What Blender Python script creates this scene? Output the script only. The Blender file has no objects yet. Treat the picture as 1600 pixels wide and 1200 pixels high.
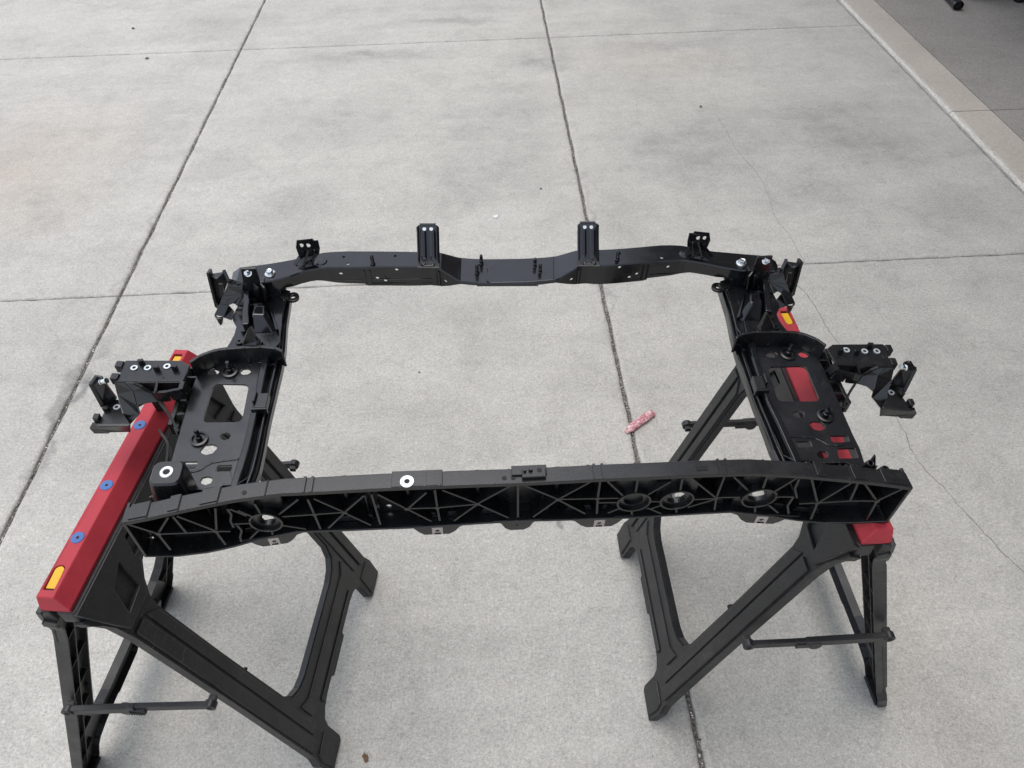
import bpy, bmesh, math, random
from mathutils import Vector, Matrix, Euler
from mathutils.geometry import tessellate_polygon
random.seed(7)
scene = bpy.context.scene
C = scene.collection

# ------------------------------------------------------------------ camera
CAM_H = 1.6
pitch, roll, yaw = 0.809467, -0.027153, -0.031117
cam_data = bpy.data.cameras.new('camera')
cam_data.sensor_width = 36.0
cam_data.lens = 36.0 * 1158.0 / 1600.0
cam_data.clip_start = 0.02
cam_data.clip_end = 2000
cam = bpy.data.objects.new('camera', cam_data)
C.objects.link(cam)
Ry = Matrix.Rotation(yaw, 3, 'Z')
fw = Ry @ Vector((0, math.cos(pitch), -math.sin(pitch)))
up0 = Ry @ Vector((0, math.sin(pitch), math.cos(pitch)))
rt0 = Ry @ Vector((1, 0, 0))
rt = math.cos(roll) * rt0 + math.sin(roll) * up0
up = -math.sin(roll) * rt0 + math.cos(roll) * up0
m3 = Matrix((rt, up, -fw)).transposed()
cam.matrix_world = Matrix.Translation((0, 0, CAM_H)) @ m3.to_4x4()
scene.camera = cam

# ------------------------------------------------------------------ light
SUN_EL, SUN_AZ = math.radians(80), math.radians(-28)
world = bpy.data.worlds.new('World')
scene.world = world
world.use_nodes = True
nt = world.node_tree
nt.nodes.clear()
sky = nt.nodes.new('ShaderNodeTexSky')
sky.sky_type = 'NISHITA'
sky.sun_disc = False
sky.sun_elevation = SUN_EL
sky.sun_rotation = SUN_AZ
sky.air_density = 1.0
sky.dust_density = 1.2
sky.ozone_density = 1.0
hs = nt.nodes.new('ShaderNodeHueSaturation')
hs.inputs['Saturation'].default_value = 0.42
bg = nt.nodes.new('ShaderNodeBackground')
bg.inputs['Strength'].default_value = 0.15
out = nt.nodes.new('ShaderNodeOutputWorld')
nt.links.new(sky.outputs[0], hs.inputs['Color'])
nt.links.new(hs.outputs[0], bg.inputs[0])
nt.links.new(bg.outputs[0], out.inputs[0])
sun_data = bpy.data.lights.new('sun', 'SUN')
sun_data.energy = 0.7
sun_data.angle = math.radians(40)
sun_data.color = (1.0, 0.955, 0.90)
sun = bpy.data.objects.new('sun', sun_data)
C.objects.link(sun)
sdir = Vector((math.sin(SUN_AZ) * math.cos(SUN_EL), math.cos(SUN_AZ) * math.cos(SUN_EL), math.sin(SUN_EL)))
sun.rotation_euler = sdir.to_track_quat('Z', 'Y').to_euler()
sun.location = (0, 0, 8)
vs = scene.view_settings
vs.view_transform = 'Standard'
vs.look = 'None'
vs.gamma = 1.0
vs.use_curve_mapping = False
vs.exposure = 0.94

# ------------------------------------------------------------------ materials
class NB:
    def __init__(self, name):
        self.m = bpy.data.materials.new(name)
        self.m.use_nodes = True
        self.t = self.m.node_tree
        self.b = self.t.nodes['Principled BSDF']
    def n(self, typ, **kw):
        x = self.t.nodes.new(typ)
        for k, v in kw.items():
            setattr(x, k, v)
        return x
    def l(self, a, b):
        self.t.links.new(a, b)
    def coord(self, kind='Object'):
        return self.n('ShaderNodeTexCoord').outputs[kind]
    def noise(self, vec, scale, detail=3, rough=0.55, dist=0.0):
        x = self.n('ShaderNodeTexNoise')
        x.inputs['Scale'].default_value = scale
        x.inputs['Detail'].default_value = detail
        x.inputs['Roughness'].default_value = rough
        x.inputs['Distortion'].default_value = dist
        self.l(vec, x.inputs['Vector'])
        return x.outputs['Fac']
    def ramp(self, fac, stops, interp='LINEAR'):
        r = self.n('ShaderNodeValToRGB')
        r.color_ramp.interpolation = interp
        while len(r.color_ramp.elements) < len(stops):
            r.color_ramp.elements.new(0.5)
        for e, (p, c) in zip(r.color_ramp.elements, stops):
            e.position = p
            e.color = (c, c, c, 1) if isinstance(c, (int, float)) else (*c, 1)
        self.l(fac, r.inputs[0])
        return r.outputs[0]
    def mix(self, fac, a, b, mode='MIX'):
        x = self.n('ShaderNodeMix', data_type='RGBA', blend_type=mode)
        for ii, (sock, v) in enumerate(((x.inputs[0], fac), (x.inputs[6], a), (x.inputs[7], b))):
            if isinstance(v, bpy.types.NodeSocket):
                self.l(v, sock)
            elif isinstance(v, (int, float)):
                sock.default_value = v if ii == 0 else (v, v, v, 1)
            else:
                sock.default_value = (*v, 1)
        return x.outputs[2]
    def math(self, op, a, b=0.5, clamp=False):
        x = self.n('ShaderNodeMath', operation=op, use_clamp=clamp)
        for i, v in enumerate((a, b)):
            if isinstance(v, bpy.types.NodeSocket):
                self.l(v, x.inputs[i])
            else:
                x.inputs[i].default_value = v
        return x.outputs[0]
    def bump(self, h, strength, dist):
        x = self.n('ShaderNodeBump')
        x.inputs['Strength'].default_value = strength
        x.inputs['Distance'].default_value = dist
        self.l(h, x.inputs['Height'])
        self.l(x.outputs[0], self.b.inputs['Normal'])
    def col(self, c):
        if isinstance(c, bpy.types.NodeSocket):
            self.l(c, self.b.inputs['Base Color'])
        else:
            self.b.inputs['Base Color'].default_value = (*c, 1)
    def rough(self, c):
        if isinstance(c, bpy.types.NodeSocket):
            self.l(c, self.b.inputs['Roughness'])
        else:
            self.b.inputs['Roughness'].default_value = c
    def blob(self, vec, cx, cy, rx, ry, soft=1.0, warp=None):
        s = self.n('ShaderNodeVectorMath', operation='SUBTRACT')
        self.l(warp if warp is not None else vec, s.inputs[0])
        s.inputs[1].default_value = (cx, cy, 0)
        d = self.n('ShaderNodeVectorMath', operation='MULTIPLY')
        self.l(s.outputs[0], d.inputs[0])
        d.inputs[1].default_value = (1 / rx, 1 / ry, 0)
        ln = self.n('ShaderNodeVectorMath', operation='LENGTH')
        self.l(d.outputs[0], ln.inputs[0])
        mr = self.n('ShaderNodeMapRange', interpolation_type='SMOOTHSTEP')
        mr.inputs['From Min'].default_value = 1.0
        mr.inputs['From Max'].default_value = 1.0 - soft
        self.l(ln.outputs['Value'], mr.inputs['Value'])
        return mr.outputs[0]

def warped(b, v, amt, scale):
    nz = b.n('ShaderNodeTexNoise')
    nz.inputs['Scale'].default_value = scale
    nz.inputs['Detail'].default_value = 3
    b.l(v, nz.inputs['Vector'])
    s = b.n('ShaderNodeVectorMath', operation='SUBTRACT')
    b.l(nz.outputs['Color'], s.inputs[0]); s.inputs[1].default_value = (0.5, 0.5, 0.5)
    m = b.n('ShaderNodeVectorMath', operation='SCALE')
    b.l(s.outputs[0], m.inputs[0]); m.inputs['Scale'].default_value = amt
    a = b.n('ShaderNodeVectorMath', operation='ADD')
    b.l(v, a.inputs[0]); b.l(m.outputs[0], a.inputs[1])
    return a.outputs[0]

def concrete(name, tint, stains=True, contrast=1.0, bumpy=1.0):
    b = NB(name)
    v = b.coord()
    big = b.noise(v, 0.9, 5, 0.6, 0.4)
    mid = b.noise(v, 3.2, 8, 0.72, 0.4)
    fine = b.noise(v, 150, 3, 0.8)
    grit = b.noise(v, 330, 2, 0.8)
    base = b.ramp(big, [(0.3, tuple(t * 0.91 for t in tint)), (0.5, tint), (0.72, tuple(min(1, t * 1.05) for t in tint))])
    m1 = b.ramp(mid, [(0.3, 1 - 0.15 * contrast), (0.5, 1.0), (0.68, 1 + 0.06)])
    c = b.mix(1.0, base, m1, 'MULTIPLY')
    f1 = b.ramp(fine, [(0.28, 0.60), (0.42, 0.90), (0.55, 1.05), (0.72, 1.34)])
    c = b.mix(0.85 * contrast if contrast < 1 else 0.85, c, f1, 'MULTIPLY')
    g1 = b.ramp(grit, [(0.25, 0.66), (0.5, 1.0), (0.75, 1.30)])
    c = b.mix(0.8, c, g1, 'MULTIPLY')
    coarse = b.noise(v, 62, 5, 0.8, 0.3)
    c = b.mix(1.0, c, b.ramp(coarse, [(0.30, 0.84), (0.44, 0.97), (0.56, 1.02), (0.70, 1.10)]), 'MULTIPLY')
    # little exposed dark and pale grains
    vo = b.n('ShaderNodeTexVoronoi')
    vo.inputs['Scale'].default_value = 95
    b.l(v, vo.inputs['Vector'])
    pit = b.ramp(vo.outputs['Distance'], [(0.10, 1.0), (0.22, 0.0)])
    keep = b.ramp(b.noise(v, 23, 2), [(0.52, 0.0), (0.62, 1.0)])
    pm = b.math('MULTIPLY', pit, keep)
    c = b.mix(b.math('MULTIPLY', pm, 0.42), c, (0.16, 0.15, 0.14))
    if stains:
        w = warped(b, v, 0.55, 2.2)
        w2 = warped(b, v, 0.25, 7)
        pink = b.math('MULTIPLY', b.blob(v, -1.95, 2.95, 0.62, 0.9, 1.0, w), 0.20)
        c = b.mix(pink, c, (0.47, 0.31, 0.23))
        pink2 = b.math('MULTIPLY', b.blob(v, 0.9, 3.75, 0.5, 0.35, 1.0, w), 0.14)
        c = b.mix(pink2, c, (0.47, 0.34, 0.26))
        brk = b.ramp(b.noise(v, 9, 6, 0.8), [(0.34, 0.35), (0.62, 1.0)])
        patch = b.ramp(b.noise(v, 22, 6, 0.75, 1.0), [(0.32, 0.90), (0.5, 1.0), (0.68, 1.07)])
        c = b.mix(1.0, c, patch, 'MULTIPLY')
        for (x, y, rx, ry, k) in STAINS:
            f = b.math('MULTIPLY', b.math('MULTIPLY', b.blob(v, x, y, rx, ry, 1.0, w2), brk), k)
            c = b.mix(f, c, (0.16, 0.155, 0.15))
        streak = b.n('ShaderNodeMapping')
        streak.inputs['Scale'].default_value = (0.7, 6.0, 1)
        b.l(v, streak.inputs['Vector'])
        sn = b.ramp(b.noise(streak.outputs[0], 1.3, 4, 0.6), [(0.35, 0.95), (0.62, 1.02)])
        c = b.mix(1.0, c, sn, 'MULTIPLY')
        oi = b.n('ShaderNodeObjectInfo')
        slab_tone = b.ramp(oi.outputs['Random'], [(0.0, 0.96), (1.0, 1.03)])
        c = b.mix(1.0, c, slab_tone, 'MULTIPLY')
    b.col(c)
    b.rough(0.9)
    b.b.inputs['Specular IOR Level'].default_value = 0.25
    hgt = b.math('ADD', b.math('MULTIPLY', fine, 0.7), b.math('MULTIPLY', grit, 0.4))
    b.bump(hgt, 0.5 * bumpy, 0.0022)
    return b.m

# oily smudges and tyre marks on the slabs: x, y, half sizes, strength
STAINS = [(0.85, 2.8, 0.55, 0.45, .42), (1.52, 3.0, 0.55, 0.42, .42), (0.1, 3.2, .45, .5, .26), (-0.7, 3.2, .5, .3, .22), (-0.53, 3.92, 0.45, 0.10, .55), (-0.15, 4.35, 0.5, 0.07, .45), (1.25, 2.45, .45, .22, .42),
          (0.05, 2.75, 0.45, 0.35, .28), (-0.75, 2.5, .3, .5, .18), (-0.35, 1.95, .5, .3, .20), (1.75, 2.3, .3, .25, .35), (1.0, 3.9, .5, .12, .35),
          (0.28, 3.75, .25, .15, .4), (-0.2, 1.3, .35, .3, .14), (-1.6, 4.25, .5, .1, .2), (0.143, 1.022, .014, .035, 1.6), (-1.27, 1.5, .035, .45, .9), (-1.27, 2.3, .025, .5, .5), (.375, 2.2, .02, 1.2, .35), (1.65, 2.75, .35, .25, .35)]
M = {}
M['concrete'] = concrete('driveway_concrete', (0.473, 0.454, 0.408))
M['apron'] = concrete('apron_concrete', (0.51, 0.455, 0.39), False, 0.6, 0.6)
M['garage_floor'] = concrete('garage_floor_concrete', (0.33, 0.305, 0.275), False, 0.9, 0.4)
M['edge'] = concrete('worn_concrete_edge', (0.56, 0.525, 0.465), False, 1.0, 1.4)

def soil_mat():
    b = NB('joint_soil'); v = b.coord()
    n = b.noise(v, 160, 4, 0.7)
    b.col(b.ramp(n, [(0.3, (0.05, 0.044, 0.036)), (0.5, (0.15, 0.135, 0.115)), (0.7, (0.34, 0.32, 0.29))]))
    b.rough(0.95); b.bump(n, 0.8, 0.004)
    return b.m
M['soil'] = soil_mat()
def pebble_mat():
    b = NB('joint_pebbles'); 
    g = b.n('ShaderNodeNewGeometry')
    b.col(b.ramp(g.outputs['Random Per Island'], [(0.0, (0.05, 0.042, 0.035)), (0.3, (0.20, 0.18, 0.155)), (0.6, (0.42, 0.39, 0.35)), (1.0, (0.70, 0.66, 0.60))]))
    b.rough(0.85)
    return b.m
M['pebble'] = pebble_mat()

def paint_black(name, base, r, scuff=0.0, coat=0.0, spec=0.5, bump=0.0, bscale=500, dust=(0.20, 0.20, 0.21)):
    b = NB(name); v = b.coord()
    n = b.noise(v, 14, 5, 0.65, 0.5)
    c = b.mix(b.ramp(n, [(0.4, 0.0), (0.75, 1.0)]), base, tuple(x * 1.45 + 0.003 for x in base))
    if scuff:
        st = b.n('ShaderNodeMapping'); st.inputs['Scale'].default_value = (9, 9, 60)
        st.inputs['Rotation'].default_value = (0.5, 0.3, 0.4)
        b.l(v, st.inputs['Vector'])
        s = b.ramp(b.noise(st.outputs[0], 5, 6, 0.75, 0.8), [(0.57, 0.0), (0.70, 1.0)])
        k = b.ramp(b.noise(v, 6, 3), [(0.46, 0.0), (0.64, 1.0)])
        c = b.mix(b.math('MULTIPLY', b.math('MULTIPLY', s, k), scuff), c, dust)
        # fine pale flecks
        fl = b.ramp(b.noise(v, 240, 2, 0.6), [(0.67, 0.0), (0.74, 1.0)])
        c = b.mix(b.math('MULTIPLY', fl, scuff * 0.5), c, dust)
    b.col(c)
    rr = b.ramp(b.noise(v, 22, 4, 0.6), [(0.3, max(0.03, r - 0.06)), (0.7, r + 0.08)])
    b.rough(rr)
    b.b.inputs['Specular IOR Level'].default_value = spec
    if coat:
        b.b.inputs['Coat Weight'].default_value = coat
        b.b.inputs['Coat Roughness'].default_value = 0.08
    if bump:
        b.bump(b.noise(v, bscale, 3, 0.6), bump, 0.0008)
    return b.m
M['plastic'] = paint_black('black_moulded_plastic', (0.0062, 0.0064, 0.0070), 0.27, 0.12, 0, 0.58, 0.12, 900)
M['panel'] = paint_black('satin_black_panel', (0.009, 0.0095, 0.011), 0.22, 0.08, 0, 0.68, 0.05, 300)
M['ecoat'] = paint_black('gloss_black_steel', (0.006, 0.0063, 0.0075), 0.15, 0.05, 0.0, 0.62, 0.04, 120)
M['horse'] = paint_black('dark_grey_sawhorse_plastic', (0.0125, 0.0125, 0.013), 0.42, 0.62, 0, 0.5, 0.25, 700)
M['dark'] = paint_black('unlit_black_plastic', (0.006, 0.006, 0.0065), 0.5, 0, 0, 0.3)

def plain(name, col, r, metal=0.0, var=0.12, bump=0.0, scuff=None):
    b = NB(name); v = b.coord()
    n = b.noise(v, 30, 5, 0.65)
    c = b.mix(b.ramp(n, [(0.3, 0.0), (0.7, 1.0)]), tuple(x * (1 - var) for x in col), tuple(min(1, x * (1 + var)) for x in col))
    if scuff:
        st = b.n('ShaderNodeMapping'); st.inputs['Scale'].default_value = (60, 7, 20)
        st.inputs['Rotation'].default_value = (0, 0, 0.7)
        b.l(v, st.inputs['Vector'])
        s = b.ramp(b.noise(st.outputs[0], 4, 5, 0.7), [(0.66, 0.0), (0.74, 1.0)])
        k = b.ramp(b.noise(v, 9, 3), [(0.5, 0.0), (0.68, 1.0)])
        c = b.mix(b.math('MULTIPLY', b.math('MULTIPLY', s, k), 0.5), c, scuff)
    b.col(c); b.rough(b.ramp(n, [(0.3, r - 0.05), (0.7, r + 0.06)])); b.b.inputs['Metallic'].default_value = metal
    if bump:
        b.bump(b.noise(v, 600, 3), bump, 0.0008)
    return b.m
M['red'] = plain('red_rail_plastic', (0.43, 0.038, 0.052), 0.55, 0, 0.10, 0.15, (0.62, 0.25, 0.26))
M['red'].node_tree.nodes['Principled BSDF'].inputs['Specular IOR Level'].default_value = 0.32
M['yellow'] = plain('yellow_lever_plastic', (0.78, 0.44, 0.012), 0.42, 0, 0.08)
M['blue'] = plain('blue_plug_plastic', (0.05, 0.14, 0.36), 0.45, 0, 0.10)
M['zinc'] = plain('zinc_plated_steel', (0.72, 0.74, 0.74), 0.26, 1.0, 0.10)
M['sleeve'] = plain('pale_steel_sleeve', (0.66, 0.70, 0.71), 0.36, 0.6, 0.10)
M['nut'] = plain('dull_clip_steel', (0.46, 0.41, 0.38), 0.45, 0.3, 0.12)
M['stone'] = plain('grey_pebble', (0.17, 0.155, 0.14), 0.9, 0, 0.3)
M['leaf'] = plain('dry_leaf', (0.15, 0.09, 0.05), 0.8, 0, 0.35)
M['paper'] = plain('white_scrap', (0.72, 0.74, 0.76), 0.7, 0, 0.06)
M['stucco'] = plain('tan_stucco', (0.11, 0.095, 0.085), 0.95, 0, 0.1, 0.6)
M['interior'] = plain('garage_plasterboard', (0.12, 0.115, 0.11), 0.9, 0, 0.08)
M['crack'] = plain('crack_dirt', (0.22, 0.205, 0.185), 0.95, 0, 0.3)

def worn_pink():
    b = NB('worn_pink_plastic'); v = b.coord()
    n = b.noise(v, 120, 5, 0.7, 0.6)
    c = b.ramp(n, [(0.34, (0.25, 0.04, 0.06)), (0.45, (0.45, 0.16, 0.18)), (0.56, (0.58, 0.36, 0.36)), (0.68, (0.82, 0.76, 0.73))])
    b.col(c); b.rough(0.35); b.bump(n, 0.5, 0.002)
    return b.m
M['pink'] = worn_pink()

# ------------------------------------------------------------------ mesh helpers
def tri_fill(outer, holes=()):
    polys = [[Vector((p[0], p[1], 0)) for p in outer]] + [[Vector((p[0], p[1], 0)) for p in h] for h in holes]
    flat = [p for q in polys for p in q]
    return [(p.x, p.y) for p in flat], tessellate_polygon(polys), [len(q) for q in polys]

def circ(cx, cy, rx, ry=None, n=20, a0=0.0):
    ry = rx if ry is None else ry
    return [(cx + rx * math.cos(a0 + 2 * math.pi * k / n), cy + ry * math.sin(a0 + 2 * math.pi * k / n)) for k in range(n)]

def rounded(poly, r, seg=4):
    o = []
    n = len(poly)
    for i in range(n):
        p = Vector(poly[i][:2]); a = Vector(poly[i - 1][:2]); c = Vector(poly[(i + 1) % n][:2])
        da = (a - p); dc = (c - p)
        rr = min(r, da.length * 0.45, dc.length * 0.45)
        s = p + da.normalized() * rr; e = p + dc.normalized() * rr
        for k in range(seg + 1):
            t = k / seg
            q = (1 - t) ** 2 * s + 2 * t * (1 - t) * p + t * t * e
            o.append((q.x, q.y))
    return o

def dense(pts, step):
    o = []
    for a, c in zip(pts, pts[1:]):
        a = Vector(a); c = Vector(c)
        k = max(1, int((c - a).length / step))
        o += [tuple(a.lerp(c, j / k)) for j in range(k)]
    return o + [tuple(pts[-1])]

class MB:
    def __init__(self):
        self.v = []; self.f = []
    def add(self, vs, fs):
        o = len(self.v)
        self.v += [tuple(p) for p in vs]
        self.f += [tuple(i + o for i in f) for f in fs]
        return self
    def prism(self, outer, z0, z1, holes=(), fn=None):
        """plate in the x-y plane between z0 and z1 (numbers or functions); fn maps (x, y, z)"""
        p, tris, ns = tri_fill(outer, holes)
        n = len(p)
        za = z0 if callable(z0) else (lambda x, y: z0)
        zb = z1 if callable(z1) else (lambda x, y: z1)
        vs = [(x, y, zb(x, y)) for x, y in p] + [(x, y, za(x, y)) for x, y in p]
        fs = [tuple(t) for t in tris] + [tuple(reversed([i + n for i in t])) for t in tris]
        o = 0
        for k in ns:
            for i in range(k):
                a, c = o + i, o + (i + 1) % k
                fs.append((a, c, c + n, a + n))
            o += k
        if fn:
            vs = [fn(*q) for q in vs]
        return self.add(vs, fs)
    def plate3(self, pts, th, holes=()):
        """flat-ish polygon given in 3d, thickened along its normal"""
        P = [Vector(p) for p in pts]
        nrm = Vector((0, 0, 0)); c = sum(P, Vector()) / len(P)
        for a, d in zip(P, P[1:] + P[:1]):
            nrm += (a - c).cross(d - c)
        nrm.normalize()
        ref = (P[1] - P[0]).normalized(); ref = (ref - nrm * ref.dot(nrm)).normalized()
        sv = nrm.cross(ref)
        H = [[Vector(p) for p in h] for h in holes]
        polys = [P] + H
        tris = tessellate_polygon([[Vector(((q - c).dot(ref), (q - c).dot(sv), 0)) for q in pl] for pl in polys])
        flat = [q for pl in polys for q in pl]
        n = len(flat)
        vs = [q + nrm * th / 2 for q in flat] + [q - nrm * th / 2 for q in flat]
        fs = [tuple(t) for t in tris] + [tuple(reversed([i + n for i in t])) for t in tris]
        o = 0
        for pl in polys:
            k = len(pl)
            for i in range(k):
                a, d = o + i, o + (i + 1) % k
                fs.append((a, d, d + n, a + n))
            o += k
        return self.add(vs, fs)
    def bar(self, a, c, w, h, upv=(0, 0, 1), drop=None):
        """box along a-c; w across, h along upv, its top face on the line when drop is None"""
        a = Vector(a); c = Vector(c); d = (c - a).normalized(); u = Vector(upv)
        s = d.cross(u).normalized(); u = s.cross(d).normalized()
        t = 0.0 if drop is None else drop
        vs = []
        for q in (a, c):
            for (i, j) in ((-1, t), (1, t), (1, t - h), (-1, t - h)):
                vs.append(q + s * i * w / 2 + u * j)
        return self.add(vs, [(0, 1, 2, 3), (7, 6, 5, 4), (0, 4, 5, 1), (1, 5, 6, 2), (2, 6, 7, 3), (3, 7, 4, 0)])
    def strip(self, pts, w, h, upv=(0, 0, 1)):
        for a, c in zip(pts, pts[1:]):
            self.bar(a, c, w, h, upv)
        return self
    def box(self, c, s, rot=None):
        vs = []
        for k in (-1, 1):
            for (i, j) in ((-1, -1), (1, -1), (1, 1), (-1, 1)):
                q = Vector((i * s[0] / 2, j * s[1] / 2, k * s[2] / 2))
                if rot is not None:
                    q = rot @ q
                vs.append(q + Vector(c))
        return self.add(vs, [(3, 2, 1, 0), (4, 5, 6, 7), (0, 1, 5, 4), (1, 2, 6, 5), (2, 3, 7, 6), (3, 0, 4, 7)])
    def lathe(self, base, axis, prof, n=18, a0=0.0):
        """closed profile of (radius, height) turned about the axis"""
        z = Vector(axis).normalized()
        x = z.orthogonal().normalized(); y = z.cross(x)
        vs = []; fs = []; m = len(prof)
        for k in range(n):
            a = a0 + 2 * math.pi * k / n
            dv = x * math.cos(a) + y * math.sin(a)
            for r, h in prof:
                vs.append(Vector(base) + dv * r + z * h)
        for k in range(n):
            k2 = (k + 1) % n
            for i in range(m):
                j = (i + 1) % m
                if prof[i][0] < 1e-7 and prof[j][0] < 1e-7:
                    continue
                fs.append((k * m + i, k2 * m + i, k2 * m + j, k * m + j))
        return self.add(vs, fs)
    def cyl(self, base, axis, r, h, n=16):
        return self.lathe(base, axis, [(0, 0), (r, 0), (r, h), (0, h)], n)
    def tube(self, base, axis, r0, r1, h, n=20):
        return self.lathe(base, axis, [(r0, 0), (r1, 0), (r1, h), (r0, h)], n)
    def loft(self, rings, closed=True, caps=True):
        n = len(rings[0]); o = []
        for r in rings:
            o += list(r)
        fs = []
        for k in range(len(rings) - 1):
            for i in range(n if closed else n - 1):
                j = (i + 1) % n
                fs.append((k * n + i, k * n + j, (k + 1) * n + j, (k + 1) * n + i))
        if caps:
            fs.append(tuple(reversed(range(n)))); b = (len(rings) - 1) * n
            fs.append(tuple(range(b, b + n)))
        return self.add(o, fs)
    def build(self, name, mat, parent=None, mapf=None, bevel=0.0, smooth=False, seg=2):
        me = bpy.data.meshes.new(name)
        vs = [mapf(*p) if mapf else tuple(p) for p in self.v]
        bm = bmesh.new()
        bv = [bm.verts.new(p) for p in vs]
        for f in self.f:
            if len(set(f)) >= 3:
                try:
                    bm.faces.new([bv[i] for i in f])
                except ValueError:
                    pass
        bmesh.ops.remove_doubles(bm, verts=bm.verts, dist=1e-6)
        bmesh.ops.dissolve_degenerate(bm, edges=bm.edges, dist=1e-7)
        bmesh.ops.recalc_face_normals(bm, faces=bm.faces)
        bm.to_mesh(me); bm.free()
        ob = bpy.data.objects.new(name, me)
        C.objects.link(ob)
        me.materials.append(mat)
        if smooth:
            me.shade_smooth()
        if bevel:
            bmod = ob.modifiers.new('bevel', 'BEVEL')
            bmod.width = bevel; bmod.segments = seg; bmod.limit_method = 'ANGLE'; bmod.angle_limit = math.radians(38)
            bmod.use_clamp_overlap = True
            bmod.harden_normals = False
        if parent is not None:
            ob.parent = parent
        return ob

def tag(o, label=None, cat=None, group=None, kind=None):
    if label: o['label'] = label
    if cat: o['category'] = cat
    if group: o['group'] = group
    if kind: o['kind'] = kind
    return o
def empty(name, loc, rot=(0, 0, 0)):
    o = bpy.data.objects.new(name, None)
    C.objects.link(o); o.location = loc; o.rotation_euler = rot
    o.empty_display_size = 0.05
    return o
def copy_tree(o, parent=None):
    c = o.copy(); C.objects.link(c); c.parent = parent
    for ch in list(o.children):
        copy_tree(ch, c)
    return c

# ------------------------------------------------------------------ ground
JX = [-1.2701, 0.3746]                      # centre lines of the long joints
JY = [2.0347, 4.0772]              # centre lines of the cross joints
KERB_X = 2.076
bm0 = MB(); bm0.prism([(-60, -60), (60, -60), (60, 60), (-60, 60)], -0.3, -0.011)
drive = tag(bm0.build('driveway', M['soil']), kind='structure')

def wob(s, seed):
    return 0.0011 * math.sin(s * 31 + seed) + 0.0009 * math.sin(s * 83 + seed * 2.1) + 0.0008 * math.sin(s * 197 + seed * 3.3)
def slab(x0, x1, y0, y1, gx0, gx1, gy, seed):
    """one poured slab with tooled, slightly chipped edges"""
    x0 += gx0; x1 -= gx1; y0 += gy; y1 -= gy
    n = 70
    def ring(inset, z, amp):
        pts = []
        def seg(ax, ay, bx, by, k):
            nx, ny = (by - ay), -(bx - ax); L = math.hypot(nx, ny); nx /= L; ny /= L
            for i in range(n):
                t = i / n
                ends = min(1.0, min(t, 1 - t) * 12)
                d = wob(t * L, seed + k * 1.7) * amp * ends
                pts.append((ax + (bx - ax) * t + nx * d, ay + (by - ay) * t + ny * d, z))
        a, b_, c, d = x0 + inset, x1 - inset, y0 + inset, y1 - inset
        seg(a, c, b_, c, 0); seg(b_, c, b_, d, 1); seg(b_, d, a, d, 2); seg(a, d, a, c, 3)
        return pts
    mb = MB()
    mb.loft([ring(0.0, -0.02, 1), ring(0.0, -0.007, 1), ring(0.0015, -0.0035, 1), ring(0.005, -0.0012, 0.7), ring(0.012, 0.0, 0.3)], caps=True)
    return mb.build('slab', M['concrete'], drive)
xs = [-7.9, -6.25, -4.6, -2.93, JX[0], JX[1], KERB_X - 0.004]
ys = [-4.1, -2.05, -0.01, JY[0], JY[1], 6.12, 8.2, 10.2]
k = 0
for i in range(len(xs) - 1):
    for j in range(len(ys) - 1):
        k += 1
        slab(xs[i], xs[i + 1], ys[j], ys[j + 1], 0.0052 if i else 0.004, 0.0052 if i < len(xs) - 2 else 0.001, 0.0017, k * 3.1)

# loose grit lying in the long joints
gb = MB()
def grit(x, y, z, r):
    vs = []
    for (a, b_, c) in ((1, 0, 0), (-1, 0, 0), (0, 1, 0), (0, -1, 0), (0, 0, 1), (0, 0, -1)):
        q = r * random.uniform(0.6, 1.3)
        vs.append((x + a * q, y + b_ * q, z + c * q * 0.7))
    gb.add(vs, [(0, 2, 4), (2, 1, 4), (1, 3, 4), (3, 0, 4), (2, 0, 5), (1, 2, 5), (3, 1, 5), (0, 3, 5)])
for jx in JX:
    y = 0.2
    while y < 6.0:
        dens = 0.5 + 0.5 * math.sin(y * 5.1 + jx * 3) * math.sin(y * 1.7 + 1)
        y += random.uniform(0.0012, 0.005) * (1.6 - dens)
        r = random.uniform(0.0011, 0.0030)
        grit(jx + random.gauss(0, 0.0022), y, -0.0085 + random.uniform(0, 0.006), r)
for jy in JY:
    x = -3.0
    while x < 2.05:
        x += random.uniform(0.004, 0.05)
        grit(x, jy + random.gauss(0, 0.0012), -0.0085 + random.uniform(0, 0.003), random.uniform(0.0009, 0.0017))
pb = gb.build('joint_gravel', M['pebble'])
tag(pb, kind='stuff')

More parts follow.
